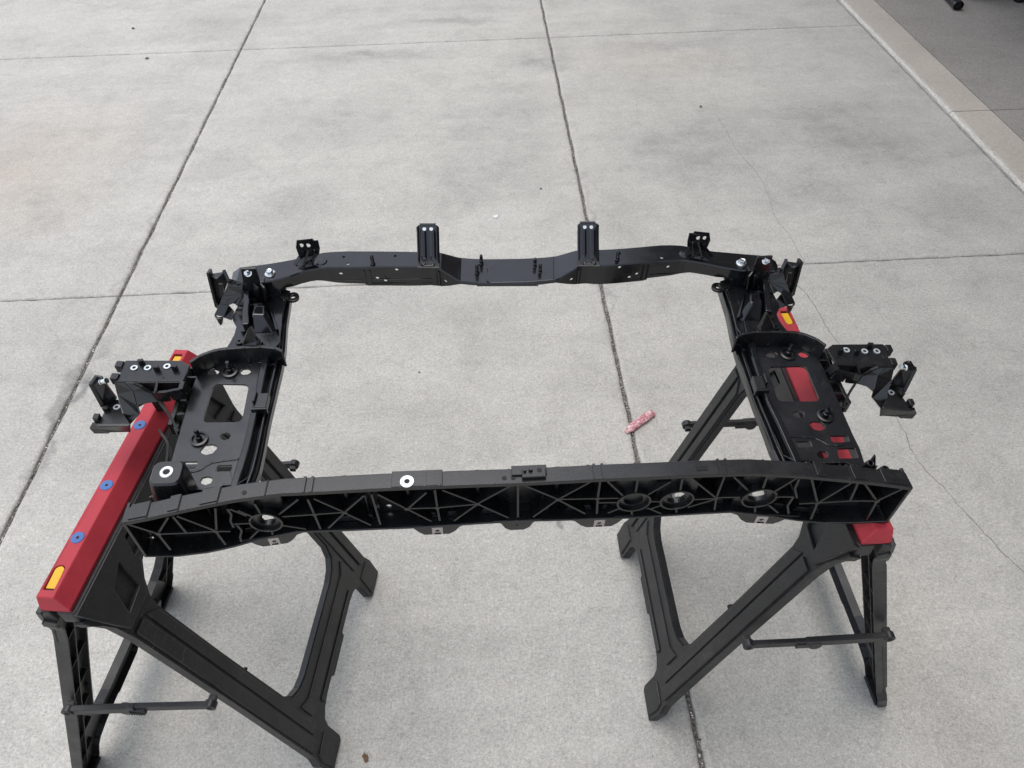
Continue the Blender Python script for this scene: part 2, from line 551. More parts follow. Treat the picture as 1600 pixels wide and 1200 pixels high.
# the long crack across the right-hand slabs
crack_pts = [(1.0508, 3.1444), (1.0587, 3.0357), (1.0624, 2.9717), (1.0614, 2.8279), (1.0726, 2.7478), (1.0948, 2.6547), (1.1004, 2.5287), (1.0916, 2.4377), (1.077, 2.3382), (1.0821, 2.2747), (1.0961, 2.2045), (1.0944, 2.1033), (1.0978, 2.0433)]
crack_pts2 = [(1.0304, 1.924), (1.0473, 1.8752), (1.0553, 1.8153), (1.0567, 1.7392), (1.0612, 1.675), (1.0686, 1.6273), (1.0643, 1.5072), (1.1034, 1.4001), (1.1243, 1.3056), (1.125, 1.2727), (1.1158, 1.2007), (1.1179, 1.157), (1.1362, 1.1052), (1.1504, 1.0695), (1.1588, 1.0232), (1.1694, 0.9936), (1.1865, 0.9326), (1.2052, 0.8759), (1.2295, 0.8162)]
def crack_mesh(pts, w0, seed):
    rnd = random.Random(seed)
    P = []
    for a, c in zip(pts, pts[1:]):
        kk = max(2, int(math.dist(a, c) / 0.012))
        for i in range(kk):
            t = i / kk
            P.append((a[0] + (c[0] - a[0]) * t + rnd.gauss(0, 0.0016), a[1] + (c[1] - a[1]) * t + rnd.gauss(0, 0.0016)))
    P.append(pts[-1])
    mb = MB(); rings = []
    for i, p in enumerate(P):
        a = P[max(0, i - 1)]; c = P[min(len(P) - 1, i + 1)]
        dx, dy = c[0] - a[0], c[1] - a[1]; L = math.hypot(dx, dy); nx, ny = -dy / L, dx / L
        w = w0 * rnd.uniform(0.35, 1.25)
        rings.append([(p[0] + nx * w / 2, p[1] + ny * w / 2, 0.0006), (p[0] - nx * w / 2, p[1] - ny * w / 2, 0.0006), (p[0], p[1], -0.004)])
    mb.loft(rings)
    return mb.build('crack', M['crack'], drive)
crack_mesh(crack_pts, 0.0010, 3)
crack_mesh(crack_pts2, 0.0020, 5)

# garage apron, its pale broken edge and the garage floor
ap = MB()
JA = 3.051
for (a, c) in ((-4.1, JA - 0.0022), (JA + 0.0022, 10.2)):
    ap2 = MB(); ap2.prism([(2.098, a), (2.262, a), (2.262, c), (2.098, c)], -0.25, 0.012)
    tag(ap2.build('garage_apron', M['apron'], bevel=0.003), kind='structure')
    n = int((c - a) / 0.02)
    ed = MB(); rings = []
    rnd = random.Random(int(a * 100)); j_ = 0.0
    for i in range(n + 1):
        y = a + (c - a) * i / n
        j = 0.5 * j_ + rnd.gauss(0, 0.0016); j_ = j
        rings.append([(2.078, y, -0.02), (2.0785 + j * 0.6, y, 0.004 + j), (2.0835 + j, y, 0.0108 + j * 0.6), (2.090 + j, y, 0.0132 + rnd.gauss(0, 0.0007)), (2.102 + j, y, 0.0125), (2.102, y, -0.02)])
    ed.loft(rings)
    tag(ed.build('apron_edge', M['edge']), kind='structure')
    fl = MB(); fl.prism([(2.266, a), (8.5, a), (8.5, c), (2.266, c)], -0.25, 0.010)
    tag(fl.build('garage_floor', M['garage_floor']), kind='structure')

# ------------------------------------------------------------------ garage building
gar = tag(empty('garage', (2.27, 2.2, 0)), 'tan stucco garage with open doorway along the apron', 'garage')
def world_part(name, mat, parent, mb, bevel=0.0):
    o = mb.build(name, mat, None, bevel=bevel)
    o.parent = parent
    o.matrix_parent_inverse = Matrix.Translation(-Vector(parent.location))
    return o
w = MB()
w.box((2.40, 2.2, 3.75), (0.22, 11.0, 2.9))
w.box((2.40, -2.35, 1.155), (0.22, 1.9, 2.29)); w.box((2.40, 6.75, 1.155), (0.22, 1.9, 2.29))
world_part('front_wall', M['stucco'], gar, w)
w = MB(); w.box((5.36, 2.2, 2.47), (5.68, 7.3, 0.14)); world_part('ceiling', M['interior'], gar, w)
w = MB(); w.box((8.13, 2.2, 1.19), (0.12, 7.1, 2.41)); w.box((5.29, 5.80, 1.19), (5.55, 0.16, 2.41)); w.box((5.29, -1.40, 1.19), (5.55, 0.16, 2.41))
world_part('inner_wall', M['interior'], gar, w)
w = MB(); w.box((4.9, 2.2, 5.28), (6.2, 12.0, 0.16)); world_part('roof', M['stucco'], gar, w)

# ------------------------------------------------------------------ sawhorses
HL_, HH, HSX, SL = 0.470, 0.720, 0.241, None
PX0, PZ0 = 0.035, 0.695          # where a leg panel hangs from the rail
LEAN = math.atan2(HSX - PX0, PZ0)
SLOPE = math.hypot(HSX - PX0, PZ0)
KZ = SLOPE / PZ0
def make_sawhorse(OUT, TWIST, label):
    root = tag(empty('sawhorse', (0, 0, 0)), label, 'sawhorse', 'folding sawhorses under the black frame')
    h2 = HL_ / 2
    # ---- red rail
    zb, zt = HH - 0.030, HH
    slots = []
    cx_, hw = -0.0015, 0.0074
    for s in (-1, 1):
        ya, yb = s * (h2 - 0.0122), s * (h2 - 0.0408)
        sl = [(cx_ - hw, ya), (cx_ + hw, ya)]
        sl += [(cx_ + hw * math.cos(math.pi * k / 10), yb + (-s) * hw * math.sin(math.pi * k / 10)) for k in range(11)]
        slots.append(sl if s < 0 else list(reversed(sl)))
    wt, wb, ei = 0.0112, 0.0255, 0.001
    top = [(-wt - 0.0015, -h2 + ei), (wt, -h2 + ei), (wt, h2 - ei), (-wt - 0.0015, h2 - ei)]
    mb = MB()
    p, tris, ns = tri_fill(top, slots)
    mb.add([(x, y, zt) for x, y in p], [tuple(t) for t in tris])
    low = [(-0.0165, -h2 - .004, zb + 0.007), (wb, -h2 - .004, zb + 0.007), (wb, h2 + .004, zb + 0.007), (-0.0165, h2 + .004, zb + 0.007)]
    low2 = [(x, y, zb) for x, y, z in low]
    t4 = [(x, y, zt) for x, y in top]
    for i in range(4):
        j = (i + 1) % 4
        mb.add([t4[i], t4[j], low[j], low[i]], [(0, 1, 2, 3)])
        mb.add([low[i], low[j], low2[j], low2[i]], [(0, 1, 2, 3)])
    mb.add(low2, [(0, 1, 2, 3)])
    for sl in slots:
        a = [(x, y, zt) for x, y in sl]; c = [(x, y, zt - 0.011) for x, y in sl]
        n = len(sl)
        for i in range(n):
            j = (i + 1) % n
            mb.add([a[i], a[j], c[j], c[i]], [(0, 1, 2, 3)])
        mb.add(c, [tuple(range(n))])
    rail = mb.build('top_rail', M['red'], root, bevel=0.0018)
    for s in (-1, 1):
        ya, yb, lw = s * (h2 - 0.0152), s * (h2 - 0.0408), 0.0062
        lv = [(cx_ - lw, ya), (cx_ + lw, ya)] + [(cx_ + lw * math.cos(math.pi * k / 10), yb - s * lw * math.sin(math.pi * k / 10)) for k in range(11)]
        l = MB(); l.prism(lv, zt - 0.010, lambda x, y: zt - 0.0012 - 0.002 * max(0, (abs(y) - (h2 - 0.04)) / 0.026))
        lev = l.build('lock_lever', M['yellow'], rail, bevel=0.0012)
        l = MB(); l.box((cx_, ya + s * 0.0012, zt - 0.006), (0.009, 0.0016, 0.005)); l.build('lever_catch', M['dark'], rail)
    for y in (-0.144, -0.055, 0.061, 0.150):
        l = MB(); l.lathe((0, y, zt - 0.003), (0, 0, 1), [(0, 0), (0.0092, 0), (0.0092, 0.0036), (0.0085, 0.0041), (0.0022, 0.0036), (0.0018, 0.001), (0, 0.001)], 20)
        l.build('plug', M['blue'], rail)
        l = MB(); l.cyl((0, y, zt - 0.002), (0, 0, 1), 0.0016, 0.0034, 8); l.build('plug_hole', M['dark'], rail)
    # ---- leg panels: flat frame drawn in (y, z), hung from the rail and leaning out
    def panel(s):
        px0 = 0.027 if s > 0 else 0.014
        hx_ = HSX if s > 0 else OUT
        LEAN = math.atan2(hx_ - px0, PZ0); KZ = math.hypot(hx_ - px0, PZ0) / PZ0
        def fn(y, v, t):     # y along the horse, v up the slope, t outwards
            ux, uz = -s * math.sin(LEAN), math.cos(LEAN)
            nx, nz = s * math.cos(LEAN), math.sin(LEAN)
            return (s * hx_ + ux * v + nx * t, y - (TWIST * (1 - v / (PZ0 * KZ)) if s < 0 else 0.0), v * uz + nz * t)
        V = lambda pts: [(y, z * KZ) for y, z in pts]
        half = [(0.244, 0.668), (0.241, 0.655), (0.232, 0.640), (0.225, 0.62), (0.221, 0.58), (0.219, 0.30), (0.220, 0.075), (0.224, 0.060), (0.227, 0.050), (0.223, 0.004), (0.160, 0.004), (0.154, 0.012), (0.153, 0.058), (0.146, 0.074), (0.125, 0.084), (0.095, 0.088)]
        outer = half + [(0.03, 0.088), (0.026, 0.079), (-0.060, 0.079), (-0.066, 0.088)] + [(-y, z) for y, z in reversed(half)]
        wh = [(0.100, 0.170), (0.128, 0.176), (0.150, 0.190), (0.161, 0.216), (0.164, 0.40), (0.164, 0.566), (0.159, 0.588), (0.142, 0.611), (0.122, 0.628), (0.10, 0.634)]
        win = wh + [(-y, z) for y, z in reversed(wh)]
        mb = MB()
        mb.prism(V(outer), -0.006, 0.0, [V(win)], fn)
        # rim walls behind the skin
        def wall(loop, dep, th):
            L = V(loop); n = len(L)
            A = [Vector((p[0], p[1], 0)) for p in L]
            for i in range(n):
                a, c = L[i], L[(i + 1) % n]
                d = Vector((c[0] - a[0], c[1] - a[1])); nn = Vector((d.y, -d.x)).normalized() * th
                q = [fn(a[0], a[1], -0.003), fn(c[0], c[1], -0.003), fn(c[0], c[1], -dep), fn(a[0], a[1], -dep)]
                q2 = [fn(a[0] + nn.x, a[1] + nn.y, -0.003), fn(c[0] + nn.x, c[1] + nn.y, -0.003), fn(c[0] + nn.x, c[1] + nn.y, -dep), fn(a[0] + nn.x, a[1] + nn.y, -dep)]
                mb.add(q + q2, [(0, 1, 2, 3), (7, 6, 5, 4), (0, 4, 5, 1), (1, 5, 6, 2), (2, 6, 7, 3), (3, 7, 4, 0)])
        wall(outer, 0.018, 0.003)
        wall(win, 0.016, -0.003)
        # cross ribs in the hollow legs
        for sg in (-1, 1):
            for z in (0.12, 0.21, 0.30, 0.39, 0.48, 0.57):
                a = fn(sg * 0.166, z * KZ, -0.005); c = fn(sg * 0.218, z * KZ, -0.005)
                up_ = Vector(fn(0, 0, 1)) - Vector(fn(0, 0, 0))
                mb.bar(a, c, 0.0025, 0.009, up_)
            a = fn(sg * 0.192, 0.08, -0.005); c = fn(sg * 0.192, 0.62 * KZ, -0.005)
            mb.bar(a, c, 0.0025, 0.009, up_)
        pn = mb.build('leg_panel', M['horse'], root, bevel=0.0012)
        # raised skin on the outside with long grooves and pockets
        rp = MB()
        def pad(poly, t=0.0045, holes=()):
            rp.prism(V(poly), -0.001, t, [V(h_) for h_ in holes], fn)
        for sg in (-1, 1):
            m = lambda pts: [(sg * y, z) for y, z in pts]
            pad(m([(0.167, 0.10), (0.186, 0.10), (0.186, 0.585), (0.167, 0.565)]), 0.003)
            pad(m([(0.192, 0.085), (0.215, 0.085), (0.216, 0.585), (0.192, 0.585)]), 0.0048)
            pad(m([(0.163, 0.012), (0.216, 0.010), (0.219, 0.048), (0.213, 0.066), (0.167, 0.068)]), 0.003)
        pad([(-0.13, 0.145), (-0.158, 0.162), (-0.158, 0.120), (-0.13, 0.114), (0.13, 0.114), (0.158, 0.120), (0.158, 0.162), (0.13, 0.145)], 0.0035)
        pad([(-0.12, 0.092), (0.12, 0.092), (0.12, 0.104), (-0.12, 0.104)], 0.004)
        body = [(-0.236, 0.662), (-0.217, 0.600), (-0.163, 0.600), (-0.125, 0.637), (0.125, 0.637), (0.163, 0.600), (0.217, 0.600), (0.236, 0.662), (0.243, 0.690), (-0.243, 0.690)]
        pk = []
        for sg in (-1, 1):
            q = [(0.160, 0.618), (0.200, 0.614), (0.186, 0.655), (0.150, 0.668)]
            pk.append([(sg * y, z) for y, z in q])
        pk.append([(-0.128, 0.648), (-0.085, 0.645), (-0.085, 0.678), (-0.115, 0.678)])
        pk.append([(0.128, 0.648), (0.085, 0.645), (0.085, 0.678), (0.115, 0.678)])
        pad(body, 0.007, pk)
        rp.build('panel_relief', M['horse'], pn, bevel=0.0016)
        # hinge block directly under the rail
        hb = MB()
        for sg in (-1, 1):
            pass
        ho_ = 0.0235 if s > 0 else 0.0165
        hb.prism([(s * 0.005, -0.241), (s * (ho_ + 0.004), -0.241), (s * (ho_ + 0.008), -0.233), (s * (ho_ + 0.008), 0.233), (s * (ho_ + 0.004), 0.241), (s * 0.005, 0.241)], 0.664, 0.6905)
        hb.build('hinge_block', M['horse'], pn, bevel=0.002)
        # feet standing on the ground
        for sg in (-1, 1):
            f = MB()
            c0 = Vector(fn(sg * 0.211, 0.012, -0.012))
            f.box((c0.x, c0.y - sg * 0.022, 0.004), (0.020, 0.062, 0.008))
            f.build('foot', M['horse'], pn, bevel=0.003)
        pg = MB(); q = fn(-0.166, 0.33 * KZ, -0.009); pg.cyl(q, (0, 1, 0), 0.0035, 0.012, 8); pg.build('peg', M['dark'], pn); pg = MB()
        q = fn(0.166, 0.36 * KZ, -0.009); pg.cyl(q, (0, -1, 0), 0.006, 0.012, 10)
        pg.build('peg', M['dark'], pn)
        return fn
    fns = {s: panel(s) for s in (-1, 1)}
    # ---- folding braces across both ends
    for e in (-1, 1):
        zb_ = 0.392
        xl = 0.027 + (1 - zb_ / PZ0) * (HSX - 0.027); xo = 0.014 + (1 - zb_ / PZ0) * (OUT - 0.014) - 0.004 - 0.2 * TWIST
        yb = e * 0.242
        A = Vector((-xo, yb - 0.8 * TWIST * (1 - zb_ / PZ0), zb_)); B_ = Vector((xl, yb, zb_)); K = Vector((-0.012 if e < 0 else 0.012, (A.y + B_.y) / 2, zb_ - 0.002))
        ln = MB()
        ln.bar(A + Vector((-0.004, 0, 0.008)), K + Vector((0.012, 0, 0.009)), 0.010, 0.0175)
        ln.bar(K + Vector((-0.006, 0, 0.0075)), B_ + Vector((0.004, 0, 0.0085)), 0.008, 0.0165)
        for q in (A, B_):
            ln.cyl(q + Vector((0, -0.006, 0.0004)), (0, 1, 0), 0.0100, 0.012, 16)
            ln.box(q + Vector((0, -e * 0.008, 0.0)), (0.012, 0.014, 0.010))
        br = ln.build('folding_brace', M['horse'], root, bevel=0.0012)
        kn = MB()
        kn.lathe(K + Vector((-0.006, -0.0065, -0.007)), (0, 1, 0), [(0, 0), (0.0105, 0), (0.0125, 0.002), (0.0125, 0.011), (0.0105, 0.013), (0, 0.013)], 20)
        kn.box(K + Vector((0.012, 0, -0.006)), (0.030, 0.012, 0.013))
        for j in range(6):
            kn.box(K + Vector((0.004 + j * 0.0042, -0.0066, -0.007)), (0.0016, 0.003, 0.013 - j * 0.0008))
        kn.build('brace_knuckle', M['horse'], br, bevel=0.001)
        for q in (A, B_):
            pv = MB(); pv.tube(q + Vector((0, -0.0066 if e < 0 else 0.0046, 0)), (0, 1, 0), 0.0018, 0.0046, 0.002, 12)
            pv.build('pivot_pin', M['dark'], br)
    return root
horse1 = make_sawhorse(0.265, 0.070, 'left black folding sawhorse with a red rail fully in view')
horse2 = make_sawhorse(0.260, 0.0, 'right black folding sawhorse with its red rail mostly under the frame')
hl, hr = [-0.5719, 0.7284, -0.127], [0.5209, 0.7631, 0.0005]
horse1.location = (hl[0], hl[1], 0); horse1.rotation_euler = (0, 0, hl[2])
horse2.location = (hr[0], hr[1], 0); horse2.rotation_euler = (0, 0, hr[2] + math.pi)

# ------------------------------------------------------------------ radiator support frame
POSE = [0.0277, 0.8499, 0.798, 0.0572, 0.0355, 0.0039]
frame = tag(empty('radiator_support', POSE[:3], POSE[3:]), 'black car radiator support frame lying across two sawhorses', 'car part')
# the part is slightly sprung out of true: offsets measured at points (x, y, dx, dy) of one half
SPRUNG = [(0.4321, -0.0361, 0.0028, 0.0031), (0.4511, -0.1608, 0.003, 0.0035), (0.5555, -0.0585, 0.0004, -0.0026), (0.5359, -0.0583, 0.0003, -0.0021), (0.5084, -0.0559, -0.0002, -0.0015), (0.5792, -0.1042, -0.0046, -0.0083), (0.5864, -0.0904, -0.0055, -0.0083), (0.6168, -0.1272, -0.0062, -0.0107), (0.4506, -0.0638, 0.004, 0.0017), (0.3935, -0.0649, -0.0019, 0.0037), (0.4517, -0.1338, 0.0024, 0.0025), (0.3912, -0.1342, -0.0029, 0.0042), (0.4324, -0.1811, 0.0022, 0.0039), (0.4238, -0.2319, 0.0012, 0.0043), (0.4033, -0.2135, 0.0004, 0.0044), (0.4564, -0.2054, 0.0027, 0.0042), (0.3873, 0.1298, 0.0032, 0.0008), (0.4127, 0.1028, 0.0039, 0.0033), (0.3521, 0.1036, 0.0003, 0.0007), (0.3234, 0.1415, -0.0049, -0.0013), (0.3139, 0.1439, -0.0033, 0.0015), (0.1461, 0.1505, 0.0015, -0.0013), (0.1122, 0.1504, 0.0016, -0.0003), (0.1506, 0.1383, 0.0015, -0.0046), (0.1046, 0.1651, 0.003, -0.0006), (0.0778, 0.1692, 0.002, -0.0007), (0.0758, 0.1148, -0.0007, -0.0013), (0.4787, 0.1121, 0.0028, -0.0018), (0.4629, 0.0587, 0.0007, -0.0027), (0.4924, -0.3205, 0.0033, 0.0085), (0.494, -0.3221, 0.0047, -0.0), (0.4895, -0.3012, 0.0021, 0.007), (0.3214, -0.3008, -0.0078, 0.0027), (0.3336, -0.3009, 0.0, 0.0032), (0.1122, -0.2905, -0.0043, 0.0013), (0.0529, -0.2936, -0.0078, 0.0009)]
def sprung(x, y):
    sw = sx = sy = 0.0
    for (px, py, dx, dy) in SPRUNG:
        wgt = 1.0 / ((px - abs(x)) ** 2 + (py - y) ** 2 + 0.0006) ** 1.5
        sw += wgt; sx += wgt * dx; sy += wgt * dy
    return sx / sw, sy / sw
def W(x, y, z):
    dx, dy = sprung(x, y)
    return (x + dx, y + max(-1, min(1, x / 0.12)) * dy, z)
def side(s):
    return lambda x, y, z: W(s * x, y, z)
def interp(tab, x):
    if x <= tab[0][0]: return tab[0][1]
    for (a, b), (c, d) in zip(tab, tab[1:]):
        if x <= c:
            return b + (d - b) * (x - a) / (c - a)
    return tab[-1][1]
def with_z(pts, z):
    return [(x, y, z) for x, y in pts]

# ---- lower beam (the ribbed one nearest the camera)
FX = [(0, -0.2895), (0.1, -0.2885), (0.2, -0.2885), (0.3, -0.2895), (0.36, -0.296), (0.43, -0.3085), (0.5, -0.323)]
BZ = [(0, -.047), (.08, -.0515), (.15, -.054), (.22, -.052), (.30, -.049), (.345, -.054), (.38, -.060), (.42, -.061), (.46, -.052), (.497, -.036)]
yf = lambda x: interp(FX, abs(x))
zb = lambda x: interp(BZ, abs(x))
ZT, DEP, XE = 0.050, 0.026, 0.4935
def beam_map(x, z, t):
    return W(x, yf(x) + t, z)
beam_x = [XE * (-1 + 2 * i / 56) for i in range(57)]
rings_ = [(-0.3343, -0.0143, 1), (0.1539, -0.0116, 0), (0.2118, -0.0119, 1), (0.3243, -0.01, 1)]
bm_ = MB()
# top skin, bottom skin and front rims as swept strips, end caps, back wall with round holes
def sweep_x(sec, xs_):
    rings = []
    for x in xs_:
        rings.append([(x, yf(x) + t, z) for t, z in sec(x)])
    bm_.loft(rings)
sweep_x(lambda x: [(-0.0008, ZT - 0.007), (-0.0008, ZT), (0.0215, ZT), (0.0295, ZT - 0.012), (0.0295, ZT - 0.016), (0.019, ZT - 0.004), (0.003, ZT - 0.004), (0.003, ZT - 0.007)], beam_x)
sweep_x(lambda x: [(-0.001, zb(x)), (-0.001, zb(x) + 0.0035), (DEP, zb(x) + 0.0045), (DEP, zb(x))], beam_x)
for s in (-1, 1):
    x0 = s * XE
    for a, b in ((0, 1),):
        q = []
        for xx, tt in ((x0, -0.001), (x0 - s * 0.004, -0.001), (x0 - s * 0.004, 0.03), (x0, 0.03)):
            q.append((xx, tt))
        vs = [(x, yf(x0) + t, ZT - 0.001) for x, t in q] + [(x + s * 0.003, yf(x0) + t, zb(x0)) for x, t in q]
        bm_.add(vs, [(0, 1, 2, 3), (7, 6, 5, 4), (0, 4, 5, 1), (1, 5, 6, 2), (2, 6, 7, 3), (3, 7, 4, 0)])
beam = bm_.build('lower_beam', M['plastic'], frame, mapf=lambda x, y, z: W(x, y, z), bevel=0.0009)
PEEP = (-0.1781, -0.0366)
bw = MB()
cuts = sorted(set([-XE + 0.004, XE - 0.004] + [c[0] for c in rings_] + [rings_[i][0] + o_ for i in range(4) for o_ in (-0.026, 0.026)] + [x for x in (-.45, -.40, -.25, -.2, -.15, -.1, -.05, 0, .05, .1, .15, .26, .40, .45)]))
cuts = [c for c in cuts if not any(abs(c - r[0]) < 0.0255 for r in rings_)]
for a, c in zip(cuts, cuts[1:]):
    hole = [circ(r[0], r[1], 0.0134, n=24) for r in rings_ if a < r[0] < c and r[2]]
    pts_ = [(a, zb(a) + 0.001), (c, zb(c) + 0.001), (c, ZT - 0.013), (a, ZT - 0.013)]
    if a < PEEP[0] < c: hole.append(circ(PEEP[0], PEEP[1], 0.0042, n=12))
    near = any(a < r[0] < c for r in rings_)
    d_ = 0.0095 if near else DEP
    if near:
        for xx in (a, c):
            bw.prism([(xx - 0.001, zb(xx) + 0.001), (xx + 0.001, zb(xx) + 0.001), (xx + 0.001, ZT - 0.013), (xx - 0.001, ZT - 0.013)], 0.010, DEP + 0.002, (), lambda x, z, t: (x, yf(x) + t, z))
        bw.prism([(a, zb(a) + 0.001), (c, zb(c) + 0.001), (c, zb(c) + 0.004), (a, zb(a) + 0.004)], 0.010, DEP + 0.002, (), lambda x, z, t: (x, yf(x) + t, z))
        bw.prism([(a, ZT - 0.017), (c, ZT - 0.017), (c, ZT - 0.013), (a, ZT - 0.013)], 0.010, DEP + 0.002, (), lambda x, z, t: (x, yf(x) + t, z))
    bw.prism(pts_, d_, d_ + 0.0025, hole, lambda x, z, t: (x, yf(x) + t, z))
bwo = bw.build('beam_back_wall', M['plastic'], beam, mapf=lambda x, y, z: W(x, y, z))
# ribs: end points (x, z) on the open face
RIBS = [((-0.488, 0.0416), (-0.4644, 0.009)), ((-0.4639, 0.0108), (-0.4432, 0.0397)), ((-0.4377, 0.039), (-0.4344, -0.0034)), ((-0.4332, 0.0379), (-0.3996, -0.0136)), ((-0.4664, 0.0089), (-0.4344, -0.0034)), ((-0.4344, -0.0034), (-0.4007, -0.0137)), ((-0.4007, -0.0137), (-0.383, -0.0217)), ((-0.465, 0.0072), (-0.4635, -0.0335)), ((-0.386, 0.0377), (-0.3992, -0.0138)), ((-0.4, -0.0165), (-0.3975, -0.051)), ((-0.3729, 0.0307), (-0.3717, 0.0165)), ((-0.3717, 0.0165), (-0.3765, 0.0024)), ((-0.3765, 0.0024), (-0.3767, -0.0139)), ((-0.3715, -0.0098), (-0.3693, -0.0253)), ((-0.3693, -0.0253), (-0.3752, -0.0399)), ((-0.3752, -0.0399), (-0.3763, -0.0526)), ((-0.3747, -0.0064), (-0.3631, -0.0091)), ((-0.3702, 0.0296), (-0.3548, 0.0076)), ((-0.362, 0.0228), (-0.3483, 0.0042)), ((-0.3383, 0.0327), (-0.3362, 0.0056)), ((-0.2831, 0.0324), (-0.3169, -0.0032)), ((-0.3738, -0.0062), (-0.3551, -0.0116)), ((-0.3461, -0.0287), (-0.3642, -0.0487)), ((-0.3313, -0.0343), (-0.3333, -0.0473)), ((-0.3161, -0.0265), (-0.2873, -0.0425)), ((-0.3116, -0.006), (-0.2702, -0.006)), ((-0.2702, -0.006), (-0.2317, -0.0044)), ((-0.2717, 0.0314), (-0.2702, -0.006)), ((-0.2702, -0.006), (-0.2689, -0.0443)), ((-0.2642, 0.0321), (-0.2317, -0.0044)), ((-0.2011, 0.0335), (-0.2317, -0.0044)), ((-0.2319, -0.0058), (-0.2586, -0.043)), ((-0.2319, -0.0058), (-0.2019, -0.0415)), ((-0.1915, 0.0352), (-0.1889, -0.0414)), ((-0.1836, 0.0345), (-0.1495, -0.0041)), ((-0.1479, -0.0034), (-0.1211, 0.0339)), ((-0.11, 0.039), (-0.1092, -0.0043)), ((-0.1092, -0.0043), (-0.1077, -0.038)), ((-0.1092, -0.0043), (-0.0529, 0.0009)), ((-0.1479, -0.0034), (-0.1092, -0.0043)), ((-0.148, -0.0055), (-0.1192, -0.0383)), ((-0.1002, 0.0381), (-0.0529, 0.0018)), ((-0.0529, 0.0018), (-0.0108, 0.0423)), ((-0.0529, 0.0009), (-0.0875, -0.0397)), ((-0.0529, 0.0009), (-0.0116, -0.0375)), ((-0.0013, 0.0437), (0.0008, -0.037)), ((0.0086, 0.0409), (0.0537, 0.0041)), ((0.0537, 0.0041), (0.0911, 0.0428)), ((0.0537, 0.0041), (0.0218, -0.0383)), ((0.0538, 0.0028), (0.0911, -0.0369)), ((0.0537, 0.0041), (0.1038, 0.0007)), ((0.1026, 0.0416), (0.1038, 0.0007)), ((0.1038, 0.0007), (0.1068, -0.0386)), ((0.1049, -0.01), (0.1322, -0.0113)), ((0.1124, 0.0408), (0.1368, 0.0057)), ((0.1218, -0.0386), (0.137, -0.0264)), ((0.1512, 0.0441), (0.153, 0.0096)), ((0.195, 0.0345), (0.1689, 0.0033)), ((0.1754, -0.0126), (0.1914, -0.0141)), ((0.1746, -0.0286), (0.1969, -0.0464)), ((0.1537, -0.0343), (0.1564, -0.0448)), ((0.1038, 0.0007), (0.132, -0.0006)), ((0.2091, 0.0401), (0.2117, 0.0112)), ((0.2196, 0.0416), (0.2652, -0.0097)), ((0.2343, -0.0127), (0.2657, -0.0117)), ((0.2309, -0.0323), (0.266, -0.0132)), ((0.2648, 0.041), (0.2662, -0.0108)), ((0.2662, -0.0108), (0.271, -0.0421)), ((0.278, 0.0404), (0.3076, 0.0057)), ((0.266, -0.0098), (0.3031, -0.0097)), ((0.3211, 0.0437), (0.3233, 0.0125)), ((0.3576, 0.0425), (0.3371, 0.0042)), ((0.3438, -0.0053), (0.366, -0.0025)), ((0.341, -0.0268), (0.3584, -0.0455)), ((0.3606, 0.0405), (0.362, 0.0177)), ((0.362, 0.0177), (0.3709, -0.0044)), ((0.3661, -0.003), (0.3652, -0.0254)), ((0.3652, -0.0254), (0.3721, -0.0454)), ((0.3749, 0.0433), (0.3985, -0.0114)), ((0.4249, 0.0476), (0.3996, -0.0112)), ((0.4299, 0.0462), (0.4351, 0.0004)), ((0.4353, 0.0473), (0.4659, 0.0078)), ((0.3777, -0.0179), (0.3978, -0.0116)), ((0.3978, -0.0116), (0.4351, 0.0004)), ((0.4351, 0.0004), (0.4659, 0.0078)), ((0.4659, 0.0078), (0.4864, 0.0487)), ((0.4663, 0.0065), (0.4705, -0.0416)), ((0.3987, -0.0124), (0.4029, -0.0539)), ((0.3259, -0.0358), (0.3287, -0.0474)), ((0.2156, -0.0362), (0.2173, -0.045)), ((0.1948, -0.0227), (0.1807, -0.0314))]
for (a, c) in RIBS:
    r = MB()
    for q in (0, 1):
        pass
    (x0, z0), (x1, z1) = a, c
    z0 = max(zb(x0) + 0.002, min(ZT - 0.003, z0)); z1 = max(zb(x1) + 0.002, min(ZT - 0.003, z1))
    P0, P1 = Vector((x0, z0)), Vector((x1, z1))
    for rx_, rz_, _o in rings_:
        cc = Vector((rx_, rz_)); rr_ = 0.0222
        i0, i1 = (P0 - cc).length < rr_, (P1 - cc).length < rr_
        if i0 and i1: P1 = P0.copy()
        elif i0 or i1:
            ins, ou = (P0, P1) if i0 else (P1, P0)
            lo_, hi_ = 0.0, 1.0
            for _k in range(24):
                mid_ = (lo_ + hi_) / 2
                if (ins.lerp(ou, mid_) - cc).length < rr_: lo_ = mid_
                else: hi_ = mid_
            q_ = ins.lerp(ou, hi_)
            if i0: P0 = q_
            else: P1 = q_
    if (P1 - P0).length < 0.002: continue
    x0, z0, x1, z1 = P0.x, P0.y, P1.x, P1.y
    d = Vector((x1 - x0, z1 - z0)); n_ = Vector((-d.y, d.x)).normalized() * 0.0014
    r.prism([(x0 - n_.x, z0 - n_.y), (x1 - n_.x, z1 - n_.y), (x1 + n_.x, z1 + n_.y), (x0 + n_.x, z0 + n_.y)], 0.0006, DEP + 0.001, (), lambda x, z, t: (x, yf(x) + t, z))
    r.build('rib', M['plastic'], beam, mapf=lambda x, y, z: W(x, y, z))
